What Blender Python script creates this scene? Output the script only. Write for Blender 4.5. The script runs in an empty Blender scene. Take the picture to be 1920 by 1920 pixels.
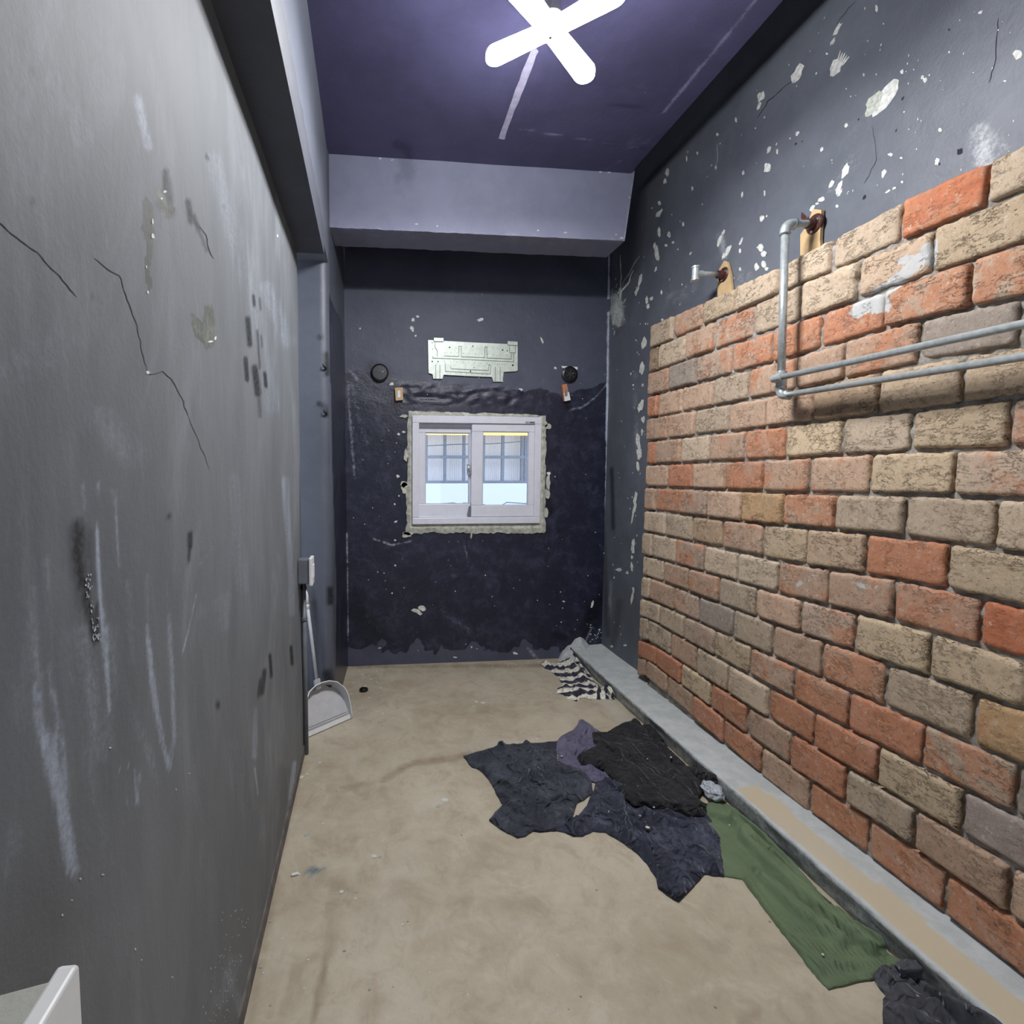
import bpy, bmesh, math, random
import numpy as np
from mathutils import Vector, Matrix, noise, geometry
random.seed(7)
scn = bpy.context.scene

# ---------------------------------------------------------------- camera, world, exposure
CAM = np.array([0.0, 0.0, 1.45])
RT = np.array([0.9945047510719426, -0.10468360685607257, 0.0012816204339264406])
UP = np.array([0.006412995668542129, 0.07313386394542079, 0.9973015148043084])
FW = np.array([0.1044948495471843, 0.9918128756978385, -0.07340331067530538])
FPX, PX0, PY0 = 960.05, 794.26, 952.94
cd = bpy.data.cameras.new('camera')
cam = bpy.data.objects.new('camera', cd)
scn.collection.objects.link(cam)
scn.camera = cam
cd.sensor_fit = 'HORIZONTAL'
cd.sensor_width = 36.0
cd.lens = FPX / 1920 * 36
cd.shift_x = (960 - PX0) / 1920
cd.shift_y = -(960 - PY0) / 1920
cd.clip_start = 0.02
cd.clip_end = 100
cam.matrix_world = Matrix([[RT[0], UP[0], -FW[0], CAM[0]], [RT[1], UP[1], -FW[1], CAM[1]],
                           [RT[2], UP[2], -FW[2], CAM[2]], [0, 0, 0, 1]])
world = bpy.data.worlds.new('world')
scn.world = world
world.use_nodes = True
world.node_tree.nodes['Background'].inputs[0].default_value = (0.74, 0.83, 1.0, 1)
world.node_tree.nodes['Background'].inputs[1].default_value = 2.2
LAMP_STRENGTH = 300.0
scn.view_settings.view_transform = 'Standard'
scn.view_settings.look = 'None'
scn.view_settings.gamma = 1
scn.view_settings.exposure = 0.18

# ---------------------------------------------------------------- helpers
def ray(x, y):
    return RT * (x - PX0) / FPX - UP * (y - PY0) / FPX + FW
def on(ax, val, x, y):          # where the line of sight of a survey pixel meets a plane
    d = ray(x, y)
    return CAM + (val - CAM[ax]) / d[ax] * d
def proj(P):                    # survey pixel of world points (n,3)
    d = P - CAM
    z = np.maximum(d @ FW, 0.05)
    return np.stack([PX0 + FPX * (d @ RT) / z, PY0 - FPX * (d @ UP) / z], 1)

def tag(o, label=None, cat=None, group=None, kind=None):
    if label: o['label'] = label
    if cat: o['category'] = cat
    if group: o['group'] = group
    if kind: o['kind'] = kind
    return o
def empty(name, loc, label=None, cat=None, group=None, kind=None):
    o = bpy.data.objects.new(name, None)
    o.empty_display_size = 0.05
    o.location = loc
    scn.collection.objects.link(o)
    return tag(o, label, cat, group, kind)
class MB:
    def __init__(s): s.v = []; s.f = []; s.m = []
    def add(s, V, F, m=0):
        b = len(s.v); s.v += [tuple(map(float, p)) for p in V]
        s.f += [tuple(i + b for i in f) for f in F]; s.m += [m] * len(F); return s
    def box(s, a, b, m=0):
        x0, y0, z0 = a; x1, y1, z1 = b
        V = [(x0,y0,z0),(x1,y0,z0),(x1,y1,z0),(x0,y1,z0),(x0,y0,z1),(x1,y0,z1),(x1,y1,z1),(x0,y1,z1)]
        return s.add(V, [(0,3,2,1),(4,5,6,7),(0,1,5,4),(1,2,6,5),(2,3,7,6),(3,0,4,7)], m)
    def obox(s, c, ax, ay, az, m=0):     # centre and three half-axis vectors
        c, ax, ay, az = map(np.array, (c, ax, ay, az))
        V = [c + i*ax + j*ay + k*az for k in (-1,1) for j in (-1,1) for i in (-1,1)]
        F = [(0,2,3,1),(4,5,7,6),(0,1,5,4),(1,3,7,5),(3,2,6,7),(2,0,4,6)]
        return s.add(V, F, m)
    def tube(s, pts, r, n=16, cap=True, m=0):
        pts = [np.array(p, float) for p in pts]
        rr = r if hasattr(r, '__len__') else [r] * len(pts)
        V = []; prev = None
        for i, p in enumerate(pts):
            t = pts[min(i+1, len(pts)-1)] - pts[max(i-1, 0)]
            t /= np.linalg.norm(t) + 1e-12
            if prev is None:
                a = np.array([0,0,1.]) if abs(t[2]) < .9 else np.array([1.,0,0])
            else: a = prev
            u = a - t * (a @ t); u /= np.linalg.norm(u); prev = u
            w = np.cross(t, u)
            V += [p + rr[i]*(math.cos(2*math.pi*k/n)*u + math.sin(2*math.pi*k/n)*w) for k in range(n)]
        F = [(i*n+k, i*n+(k+1) % n, (i+1)*n+(k+1) % n, (i+1)*n+k) for i in range(len(pts)-1) for k in range(n)]
        if cap: F += [tuple(range(n-1, -1, -1)), tuple((len(pts)-1)*n + k for k in range(n))]
        return s.add(V, F, m)
    def prism(s, poly, off, m=0):        # 3-D polygon extruded by vector off
        n = len(poly); V = [np.array(p, float) for p in poly]; V += [p + np.array(off) for p in V]
        F = [tuple(range(n-1, -1, -1)), tuple(range(n, 2*n))] + [(i, (i+1) % n, n+(i+1) % n, n+i) for i in range(n)]
        return s.add(V, F, m)
    def build(s, name, mats, parent=None, bevel=0, seg=2, smooth=False, subd=0, origin=None, recalc=True, attrs=None):
        V = np.array(s.v, float)
        if parent is not None: org = np.array(wloc(parent))
        elif origin is not None: org = np.array(origin, float)
        else: org = np.array([(V[:,0].min()+V[:,0].max())/2, (V[:,1].min()+V[:,1].max())/2, V[:,2].min()])
        me = bpy.data.meshes.new(name)
        me.from_pydata((V - org).tolist(), [], s.f)
        mats = mats if isinstance(mats, (list, tuple)) else [mats]
        for m in mats: me.materials.append(m)
        me.polygons.foreach_set('material_index', s.m)
        if recalc:
            bm = bmesh.new(); bm.from_mesh(me); bmesh.ops.recalc_face_normals(bm, faces=bm.faces); bm.to_mesh(me); bm.free()
        if attrs:
            for k, a in attrs.items():
                at = me.attributes.new(k, 'FLOAT', 'POINT'); at.data.foreach_set('value', np.asarray(a, np.float32))
        me.polygons.foreach_set('use_smooth', [smooth] * len(me.polygons))
        me.update()
        o = bpy.data.objects.new(name, me)
        scn.collection.objects.link(o)
        if parent is not None: o.parent = parent
        else: o.location = org
        if bevel:
            b = o.modifiers.new('bevel', 'BEVEL'); b.width = bevel; b.segments = seg; b.limit_method = 'ANGLE'; b.angle_limit = math.radians(40)
            if smooth is False: b.harden_normals = False
        if subd:
            d = o.modifiers.new('sub', 'SUBSURF'); d.levels = subd; d.render_levels = subd
        return o
def wloc(o):
    l = Vector(o.location)
    while o.parent is not None:
        o = o.parent; l = l + Vector(o.location)
    return l

# ---------------------------------------------------------------- materials
def srgb(r, g, b):
    f = lambda c: (c/255/12.92) if c/255 <= .04045 else ((c/255+.055)/1.055)**2.4
    return (f(r), f(g), f(b), 1)
class NT:
    def __init__(s, name):
        s.m = bpy.data.materials.new(name); s.m.use_nodes = True
        s.t = s.m.node_tree; s.b = s.t.nodes['Principled BSDF']
        s.tc = s.t.nodes.new('ShaderNodeTexCoord')
    def n(s, typ, **kw):
        x = s.t.nodes.new(typ)
        for k, v in kw.items(): setattr(x, k, v)
        return x
    def L(s, a, b): s.t.links.new(a, b)
    def noise(s, scale, detail=6, rough=.6, stretch=None, dist=0.0):
        x = s.n('ShaderNodeTexNoise'); x.inputs['Scale'].default_value = scale
        x.inputs['Detail'].default_value = detail; x.inputs['Roughness'].default_value = rough
        x.inputs['Distortion'].default_value = dist
        if stretch:
            mp = s.n('ShaderNodeMapping'); mp.inputs['Scale'].default_value = stretch
            s.L(s.tc.outputs['Object'], mp.inputs[0]); s.L(mp.outputs[0], x.inputs['Vector'])
        else: s.L(s.tc.outputs['Object'], x.inputs['Vector'])
        return x.outputs['Fac']
    def ramp(s, src, lo, hi, a=0.0, b=1.0):
        x = s.n('ShaderNodeMapRange', interpolation_type='SMOOTHSTEP')
        s.L(src, x.inputs[0]); x.inputs[1].default_value = lo; x.inputs[2].default_value = hi
        x.inputs[3].default_value = a; x.inputs[4].default_value = b
        return x.outputs[0]
    def math(s, op, a, b=None):
        x = s.n('ShaderNodeMath', operation=op)
        for i, v in enumerate((a, b)):
            if v is None: continue
            if isinstance(v, (int, float)): x.inputs[i].default_value = v
            else: s.L(v, x.inputs[i])
        return x.outputs[0]
    def mix(s, fac, a, b):
        x = s.n('ShaderNodeMix', data_type='RGBA')
        if isinstance(fac, (int, float)): x.inputs[0].default_value = fac
        else: s.L(fac, x.inputs[0])
        for i, v in ((6, a), (7, b)):
            if isinstance(v, tuple): x.inputs[i].default_value = v
            else: s.L(v, x.inputs[i])
        return x.outputs[2]
    def attr(s, name):
        x = s.n('ShaderNodeAttribute'); x.attribute_name = name
        return x
    def bump(s, h, strength=.3, dist=.01, prev=None):
        x = s.n('ShaderNodeBump'); x.inputs['Strength'].default_value = strength; x.inputs['Distance'].default_value = dist
        s.L(h, x.inputs['Height'])
        if prev is not None: s.L(prev, x.inputs['Normal'])
        return x.outputs[0]
    def out(s, col=None, rough=None, nrm=None, metal=None, spec=None):
        for k, v in (('Base Color', col), ('Roughness', rough), ('Normal', nrm), ('Metallic', metal), ('Specular IOR Level', spec)):
            if v is None: continue
            if isinstance(v, (int, float, tuple)): s.b.inputs[k].default_value = v
            else: s.L(v, s.b.inputs[k])
        return s.m
def simple(name, col, rough=.5, metal=0, var=.12, scale=30, bump=.1, bd=.002):
    t = NT(name); nz = t.noise(scale)
    dark = tuple(c*(1-var*1.6) for c in col[:3]) + (1,); lite = tuple(min(1, c*(1+var)) for c in col[:3]) + (1,)
    return t.out(t.mix(t.ramp(nz, .3, .7), dark, lite), rough, t.bump(nz, bump, bd), metal)

def paint(name, base, base2, lightc=srgb(190,195,205), darkc=srgb(28,28,36), altc=srgb(20,22,38), rough=.5, speck=.5,
          bumpk=.35, stretch=None, altrough=.32, sc=1.0, soft=0):
    """Old wall paint: two-tone mottling, chalky marks (lt), scuffs (dk), a second coat (alt), fine specks."""
    t = NT(name)
    big = t.noise(1.6*sc, 5, .6, stretch); mid = t.noise(9*sc, 6, .65, stretch, .4); fine = t.noise(90, 5, .7)
    c = t.mix(t.ramp(t.math('ADD', t.math('MULTIPLY', big, .65), t.math('MULTIPLY', mid, .35)), .36, .64), base, base2)
    if soft: c = t.mix(t.ramp(t.noise(3.5, 7, .7, (1, 1, .4), .8), .48, .72, 0, .5), c, srgb(134,138,142))
    altn = t.noise(9, 9, .82, (1, 1, 1), .15)
    alt = t.ramp(t.math('ADD', t.attr('alt').outputs['Fac'], t.math('MULTIPLY', t.math('SUBTRACT', mid, .5), .5)), .42, .58)
    swirl = t.mix(t.ramp(altn, .44, .72), altc, tuple(x*2.4+.012 for x in altc[:3])+(1,))
    c = t.mix(alt, c, swirl)
    la = t.attr('lt').outputs['Fac']
    lf = t.ramp(t.math('ADD', t.math('ADD', t.math('MULTIPLY', fine, .45), t.math('MULTIPLY', mid, .55)), t.math('MULTIPLY', la, .42)), .48 if soft else .55, .98 if soft else .86)
    ltn = t.math('MULTIPLY', lf, t.math('MINIMUM', t.math('MULTIPLY', la, 2.0), .85))
    c = t.mix(ltn, c, lightc)
    dkn = t.math('MULTIPLY', t.attr('dk').outputs['Fac'], t.ramp(fine, .3, .6, .6, 1))
    c = t.mix(dkn, c, darkc)
    v = t.n('ShaderNodeTexVoronoi'); v.inputs['Scale'].default_value = 17; v.inputs['Randomness'].default_value = 1
    wob = t.noise(40, 3, .6)
    t.L(t.tc.outputs['Object'], v.inputs['Vector'])
    sp = t.ramp(t.math('ADD', v.outputs['Distance'], t.math('MULTIPLY', wob, .10)), .085, .115, 1, 0)
    sel = t.n('ShaderNodeSeparateColor'); t.L(v.outputs['Color'], sel.inputs[0])
    sp = t.math('MULTIPLY', sp, t.ramp(sel.outputs[0], 1-.22*speck, 1-.2*speck, 0, .75))
    c = t.mix(sp, c, lightc)
    t.b.inputs['Specular IOR Level'].default_value = .4
    h = t.math('ADD', t.math('MULTIPLY', mid, .6), t.math('MULTIPLY', fine, .25))
    nrm = t.bump(big, .35*bumpk, .06); nrm = t.bump(h, bumpk, .012, nrm)
    r = t.mix(alt, (rough,)*3+(1,), (altrough,)*3+(1,))
    return t.out(c, r, nrm)

M_left = paint('left_wall_paint', srgb(91,94,97), srgb(108,111,114), srgb(176,186,202), srgb(13,13,18), srgb(84,86,80), rough=.66, speck=.25, bumpk=.3, stretch=(1, 1, .35), altrough=.6, soft=1)
M_right = paint('right_wall_paint', srgb(84,88,96), srgb(98,102,110), srgb(205,208,208), srgb(30,32,38), rough=.5, speck=1.1, bumpk=.45)
M_back = paint('back_wall_paint', srgb(66,69,84), srgb(76,79,95), srgb(190,198,212), srgb(6,7,10), srgb(27,29,45), rough=.5, speck=.7, bumpk=.6)
M_ceil = paint('ceiling_paint', srgb(70,68,96), srgb(82,80,112), srgb(150,146,180), srgb(35,34,56), rough=.55, speck=.15, bumpk=.35)
M_beam = paint('beam_paint', srgb(122,124,144), srgb(134,136,156), srgb(190,195,210), srgb(40,40,52), rough=.55, speck=.2, bumpk=.3)
M_pier = paint('pier_paint', srgb(72,76,85), srgb(82,86,96), srgb(190,196,205), srgb(8,8,12), srgb(32,35,48), rough=.45, speck=.3, bumpk=.25)
M_chip = simple('exposed_plaster', srgb(205,205,198), .9, 0, .18, 60, .5, .004)
M_chip2 = simple('exposed_old_plaster', srgb(178,182,170), .9, 0, .2, 90, .6, .004)
M_crack = simple('crack_dark', srgb(30,30,34), .9)
M_grit = simple('splattered_cement', srgb(178,184,190), .9, 0, .25, 120, .9, .006)

def floor_mat():
    t = NT('concrete_floor'); big = t.noise(1.3, 6, .6); mid = t.noise(7, 8, .7, None, .5); fine = t.noise(120, 4, .7)
    sw = t.noise(3.0, 5, .6, (1, .5, 1), 2.5)
    c = t.mix(t.ramp(big, .35, .65), srgb(160,149,128), srgb(177,167,147))
    c = t.mix(t.ramp(mid, .48, .68, 0, .5), c, srgb(142,128,108)); c = t.mix(t.ramp(mid, .5, .32, 0, .4), c, srgb(188,180,163)); c = t.mix(t.ramp(t.noise(30, 8, .8, (1, .6, 1), 1.), .5, .7, 0, .35), c, srgb(138,126,108))
    c = t.mix(t.ramp(sw, .55, .7, 0, .3), c, srgb(190,182,165))
    c = t.mix(t.math('MULTIPLY', t.attr('dk').outputs['Fac'], t.ramp(mid, .3, .6, .4, 1)), c, srgb(112,92,68))
    c = t.mix(t.math('MULTIPLY', t.attr('lt').outputs['Fac'], t.ramp(fine, .35, .6, .2, 1)), c, srgb(190,188,182))
    c = t.mix(t.math('MULTIPLY', t.attr('alt').outputs['Fac'], t.ramp(mid, .45, .6)), c, srgb(70,98,110))
    c = t.mix(t.ramp(fine, .62, .78, 0, .35), c, srgb(110,100,85))
    v = t.n('ShaderNodeTexVoronoi'); v.inputs['Scale'].default_value = 14; t.L(t.tc.outputs['Object'], v.inputs['Vector'])
    sel = t.n('ShaderNodeSeparateColor'); t.L(v.outputs['Color'], sel.inputs[0])
    sp = t.math('MULTIPLY', t.ramp(v.outputs['Distance'], .04, .07, 1, 0), t.ramp(sel.outputs[0], .75, .78, 0, .8))
    c = t.mix(sp, c, srgb(88,78,66))
    n1 = t.bump(big, .2, .05); n1 = t.bump(t.math('ADD', mid, fine), .25, .004, n1)
    return t.out(c, t.ramp(mid, .3, .7, .5, .72), n1)
M_floor = floor_mat()
def curb_mat():
    t = NT('curb_cement'); big = t.noise(1.5, 5, .6); mid = t.noise(14, 7, .7); fine = t.noise(130, 4, .7)
    c = t.mix(t.ramp(mid, .35, .65), srgb(168,172,170), srgb(184,188,187))
    tan = t.ramp(t.math('ADD', t.attr('dk').outputs['Fac'], t.math('MULTIPLY', t.math('SUBTRACT', big, .5), 1.2)), .2, .9)
    c = t.mix(tan, c, srgb(186,173,148))
    side = t.attr('alt').outputs['Fac']
    grim = t.mix(t.ramp(t.noise(22, 8, .8), .42, .62), srgb(132,135,136), srgb(178,180,178))
    c = t.mix(side, c, grim)
    c = t.mix(t.ramp(fine, .6, .75, 0, .3), c, srgb(120,118,112))
    return t.out(c, .75, t.bump(t.math('ADD', mid, t.math('MULTIPLY', fine, .5)), .35, .006))
M_curb = curb_mat()
def mortar_mat():
    t = NT('mortar'); n1 = t.noise(25, 8, .75); f = t.noise(160, 4, .7)
    c = t.mix(t.ramp(n1, .35, .65), srgb(128,122,112), srgb(168,164,158))
    c = t.mix(t.ramp(f, .6, .75, 0, .4), c, srgb(90,84,76))
    return t.out(c, .95, t.bump(t.math('ADD', n1, f), .8, .006))
M_mortar = mortar_mat()
def brick_mat():
    t = NT('old_brick')
    at = t.attr('bcol'); k = t.attr('bpar'); sp = t.n('ShaderNodeSeparateColor'); t.L(k.outputs['Color'], sp.inputs[0])
    # bpar: r = amount of orange showing through, g = crackle, b = random
    mp = t.n('ShaderNodeMapping'); t.L(t.tc.outputs['Object'], mp.inputs[0])
    cmb = t.n('ShaderNodeCombineXYZ')
    for i in range(3): t.L(t.math('MULTIPLY', sp.outputs[2], 7.0), cmb.inputs[i])
    t.L(cmb.outputs[0], mp.inputs['Location'])
    def nz(scale, d, r, dist=0, st=(1,1,1)):
        m2 = t.n('ShaderNodeMapping'); m2.inputs['Scale'].default_value = st; t.L(mp.outputs[0], m2.inputs[0])
        x = t.n('ShaderNodeTexNoise'); x.inputs['Scale'].default_value = scale; x.inputs['Detail'].default_value = d
        x.inputs['Roughness'].default_value = r; x.inputs['Distortion'].default_value = dist; t.L(m2.outputs[0], x.inputs['Vector']); return x.outputs['Fac']
    patch = nz(6.5, 7, .68, .8); mid = nz(30, 8, .78); fine = nz(150, 4, .7)
    thr = t.math('SUBTRACT', .80, t.math('MULTIPLY', sp.outputs[0], .62))
    fac = t.ramp(t.math('SUBTRACT', t.math('ADD', t.math('MULTIPLY', patch, .8), t.math('MULTIPLY', mid, .2)), thr), -.05, .07)
    c = t.mix(t.math('MULTIPLY', fac, .8), at.outputs['Color'], srgb(190,128,94))
    c = t.mix(t.ramp(mid, .5, .72, 0, .5), c, srgb(200,184,164)); c = t.mix(t.ramp(mid, .5, .28, 0, .4), c, srgb(140,110,92)); c = t.mix(t.ramp(fine, .52, .75, 0, .4), c, srgb(128,104,88))
    c = t.mix(t.ramp(nz(5, 4, .6), .52, .75, 0, .35), c, srgb(146,130,116)); c = t.mix(t.ramp(nz(70, 6, .8), .53, .62, 0, .5), c, srgb(120,92,74)); c = t.mix(t.ramp(nz(45, 6, .8), .56, .66, 0, .55), c, srgb(214,200,180))
    v = t.n('ShaderNodeTexVoronoi'); v.inputs['Scale'].default_value = 60; m3 = t.n('ShaderNodeMapping'); m3.inputs['Scale'].default_value = (1,.55,1.5)
    t.L(mp.outputs[0], m3.inputs[0]); t.L(m3.outputs[0], v.inputs['Vector'])
    pit = t.ramp(t.math('ADD', v.outputs['Distance'], t.math('MULTIPLY', mid, .25)), .2, .27, 1, 0)
    sel = t.n('ShaderNodeSeparateColor'); t.L(v.outputs['Color'], sel.inputs[0])
    pit = t.math('MULTIPLY', pit, t.ramp(sel.outputs[0], .72, .76))
    c = t.mix(t.math('MULTIPLY', pit, .65), c, srgb(112,60,42))
    # crackle: wandering dark creases
    cr = nz(26, 9, .72, .25, (1, .6, 1.4)); crk = t.ramp(t.math('ABSOLUTE', t.math('SUBTRACT', cr, .5)), .0, .020, 1, 0)
    zone = t.ramp(nz(11, 5, .6), .45, .6)
    crk = t.math('MULTIPLY', t.math('MULTIPLY', crk, zone), sp.outputs[1])
    c = t.mix(t.math('MULTIPLY', crk, .45), c, srgb(95,78,62))
    c = t.mix(t.ramp(t.math('ADD', t.attr('wht').outputs['Fac'], t.math('MULTIPLY', t.math('SUBTRACT', mid, .5), 1.6)), .45, .58), c, srgb(190,189,186))
    h = t.math('SUBTRACT', t.math('ADD', t.math('MULTIPLY', mid, .6), t.math('MULTIPLY', fine, .25)), t.math('ADD', t.math('MULTIPLY', pit, .7), t.math('MULTIPLY', crk, 1.2)))
    return t.out(c, .92, t.bump(h, 1.0, .009), spec=.2)
M_brick = brick_mat()
M_white = simple('white_pvc', srgb(205,206,214), .35, 0, .03, 20, .03)
M_whitep = simple('white_plastic', srgb(214,214,212), .4, 0, .04, 15, .05)
def dusty():
    t = NT('dusty_plastic'); a = t.noise(9, 8, .7); b = t.noise(70, 5, .7)
    c = t.mix(t.ramp(a, .3, .7), srgb(146,147,138), srgb(168,168,158)); c = t.mix(t.ramp(b, .6, .72, 0, .5), c, srgb(200,200,190))
    return t.out(c, .85, t.bump(b, .4, .003))
M_dusty = dusty()
M_galv = simple('galvanised_steel', srgb(172,178,178), .36, .45, .12, 60, .12, .001)
M_rust = simple('rust_brown_iron', srgb(82,50,44), .42, .35, .25, 45, .4, .002)
M_wood = simple('pale_wood', srgb(186,158,116), .7, 0, .1, 12, .2, .002)
M_zinc = simple('zinc_plate', srgb(186,194,184), .45, .35, .08, 25, .1, .001)
M_black = simple('black_plastic', srgb(16,16,20), .35, 0, .2, 40, .1)
M_grey = simple('grey_plastic', srgb(176,176,178), .4, 0, .05, 20, .05)
M_greyd = simple('conduit_grey', srgb(98,102,108), .4, 0, .1, 20, .08)
M_screw = simple('steel_screw', srgb(190,192,195), .3, .9)
M_glue = simple('window_caulk', srgb(182,182,170), .9, 0, .2, 25, .9, .012)
def glass():
    t = NT('window_glass'); b = t.b
    b.inputs['Base Color'].default_value = (1, 1, 1, 1); b.inputs['Roughness'].default_value = .0
    mixn = t.n('ShaderNodeMixShader'); tr = t.n('ShaderNodeBsdfTransparent'); gl = t.n('ShaderNodeBsdfGlossy'); gl.inputs['Roughness'].default_value = .02
    tr.inputs[0].default_value = (.96, .98, 1, 1)
    fr = t.n('ShaderNodeFresnel'); fr.inputs[0].default_value = 1.35
    t.L(fr.outputs[0], mixn.inputs[0]); t.L(tr.outputs[0], mixn.inputs[1]); t.L(gl.outputs[0], mixn.inputs[2])
    t.L(mixn.outputs[0], t.t.nodes['Material Output'].inputs[0]); return t.m
M_glass = glass()
def emis(name, col, s):
    t = NT(name); t.b.inputs['Base Color'].default_value = (.8, .8, .8, 1); t.b.inputs['Emission Color'].default_value = col
    t.b.inputs['Emission Strength'].default_value = s; return t.m
M_hub = emis('lit_hub', (1, .93, .85, 1), 1.1)
M_led = emis('lit_diffuser', (.96, .97, 1, 1), LAMP_STRENGTH)

def cloth_mat(name, c1, c2, speck=.5, rib=False, stripe=False, dustc=srgb(120,124,134), sheen=0.0, dusta=.5):
    t = NT(name); big = t.noise(6, 6, .65); mid = t.noise(28, 7, .75, None, .6); fine = t.noise(500, 3, .6)
    c = t.mix(t.ramp(big, .3, .7), c1, c2)
    if stripe:
        c = t.mix(t.ramp(t.attr('stripe').outputs['Fac'], -.12, .12), srgb(34,32,52), srgb(222,218,200))
    c = t.mix(t.math('MULTIPLY', t.ramp(t.math('ADD', t.math('MULTIPLY', mid, .6), t.math('MULTIPLY', big, .4)), .46, .68), dusta*.55), c, dustc)
    v = t.n('ShaderNodeTexVoronoi'); v.inputs['Scale'].default_value = 32; t.L(t.tc.outputs['Object'], v.inputs['Vector'])
    sel = t.n('ShaderNodeSeparateColor'); t.L(v.outputs['Color'], sel.inputs[0])
    sp = t.math('MULTIPLY', t.ramp(t.math('ADD', v.outputs['Distance'], t.math('MULTIPLY', mid, .15)), .13, .2, 1, 0), t.ramp(sel.outputs[0], 1-.2*speck, 1.02-.2*speck))
    c = t.mix(t.math('MULTIPLY', sp, .8), c, srgb(180,182,184))
    h = t.math('MULTIPLY', fine, .15); h = t.math('ADD', h, t.math('MULTIPLY', mid, .25))
    if rib:
        w = t.attr('rib').outputs['Fac']
        h = t.math('ADD', h, t.math('MULTIPLY', w, 1.0)); c = t.mix(t.ramp(w, .0, .45, .55, 0), c, tuple(x*.3 for x in c1[:3])+(1,))
    t.b.inputs['Sheen Weight'].default_value = .35; t.b.inputs['Sheen Roughness'].default_value = .35; t.b.inputs['Sheen Tint'].default_value = tuple(min(1, x*1.6+.1) for x in dustc[:3])+(1,)
    rid = t.ramp(t.math('ABSOLUTE', t.math('SUBTRACT', t.noise(5, 2, .45, (1.7, .8, 1), .9), .5)), 0, .09, 1, 0)
    rid2 = t.ramp(t.math('ABSOLUTE', t.math('SUBTRACT', t.noise(11, 2, .5, (1, 1.5, 1), .6), .5)), 0, .10, .5, 0)
    nb = t.bump(t.math('ADD', rid, rid2), 1.0 if not rib else .5, .014 if not rib else .004)
    return t.out(c, .88, t.bump(h, .6, .003, nb))
M_charcoal = cloth_mat('charcoal_jersey', srgb(34,37,46), srgb(50,53,63), .25, dusta=.8, dustc=srgb(96,100,110))
M_navy = cloth_mat('navy_jersey', srgb(26,29,42), srgb(40,43,58), .9, dusta=.9, dustc=srgb(104,110,126))
M_blacktee = cloth_mat('black_jersey', srgb(14,14,16), srgb(24,24,27), 1.2, dusta=.45, dustc=srgb(84,84,88))
M_purple = cloth_mat('purple_jersey', srgb(82,78,100), srgb(96,92,114), .3)
M_green = cloth_mat('green_knit', srgb(86,102,74), srgb(98,114,84), .12, rib=True, dusta=.15, dustc=srgb(130,140,110))
M_darkgrey = cloth_mat('dark_grey_jersey', srgb(52,52,56), srgb(64,64,68), .4)
M_stripe = cloth_mat('striped_jersey', srgb(34,32,52), srgb(34,32,52), .1, stripe=True, dusta=.1)

# ---------------------------------------------------------------- painted grid surfaces
def sdist(P, a, b):
    a = np.array(a, float); b = np.array(b, float); ab = b - a
    t = np.clip(((P - a) @ ab) / (ab @ ab + 1e-9), 0, 1)
    return np.hypot(*(P - a - t[:, None]*ab).T)
def marks(px, strokes):
    out = np.zeros(len(px))
    for pts, w, k in strokes:
        pts = pts if isinstance(pts[0], (tuple, list)) else [pts]
        d = np.full(len(px), 1e9)
        if len(pts) == 1: d = np.hypot(px[:,0]-pts[0][0], px[:,1]-pts[0][1])
        for a, b in zip(pts, pts[1:]): d = np.minimum(d, sdist(px, a, b))
        s = np.clip(1.35*(1 - d/w), 0, 1); out = np.maximum(out, k*s*s*(3-2*s))
    return out
def inpoly(P, poly):
    r = np.zeros(len(P), bool); n = len(poly)
    for i in range(n):
        x0, y0 = poly[i]; x1, y1 = poly[(i+1) % n]
        c = ((y0 > P[:,1]) != (y1 > P[:,1])) & (P[:,0] < (x1-x0)*(P[:,1]-y0)/(y1-y0+1e-12)+x0)
        r ^= c
    return r
def grid(o, du, dv, nu, nv):
    o, du, dv = map(np.array, (o, du, dv))
    u = np.linspace(0, 1, nu+1); v = np.linspace(0, 1, nv+1)
    U, Vv = np.meshgrid(u, v)
    P = o + U.ravel()[:, None]*du + Vv.ravel()[:, None]*dv
    i = np.arange(nu*nv); r = i // nu; c = i % nu; b = r*(nu+1)+c
    F = np.stack([b, b+1, b+nu+2, b+nu+1], 1)
    return P, F
def blob(cx, cy, rx, ry, rot=0, n=12, jag=.25, rnd=random):
    pts = []
    for k in range(n):
        a = 2*math.pi*k/n; q = 1 + rnd.uniform(-jag, jag)
        x, y = rx*q*math.cos(a), ry*q*math.sin(a); c, s = math.cos(rot), math.sin(rot)
        pts.append((cx + x*c - y*s, cy + x*s + y*c))
    return pts
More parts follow.
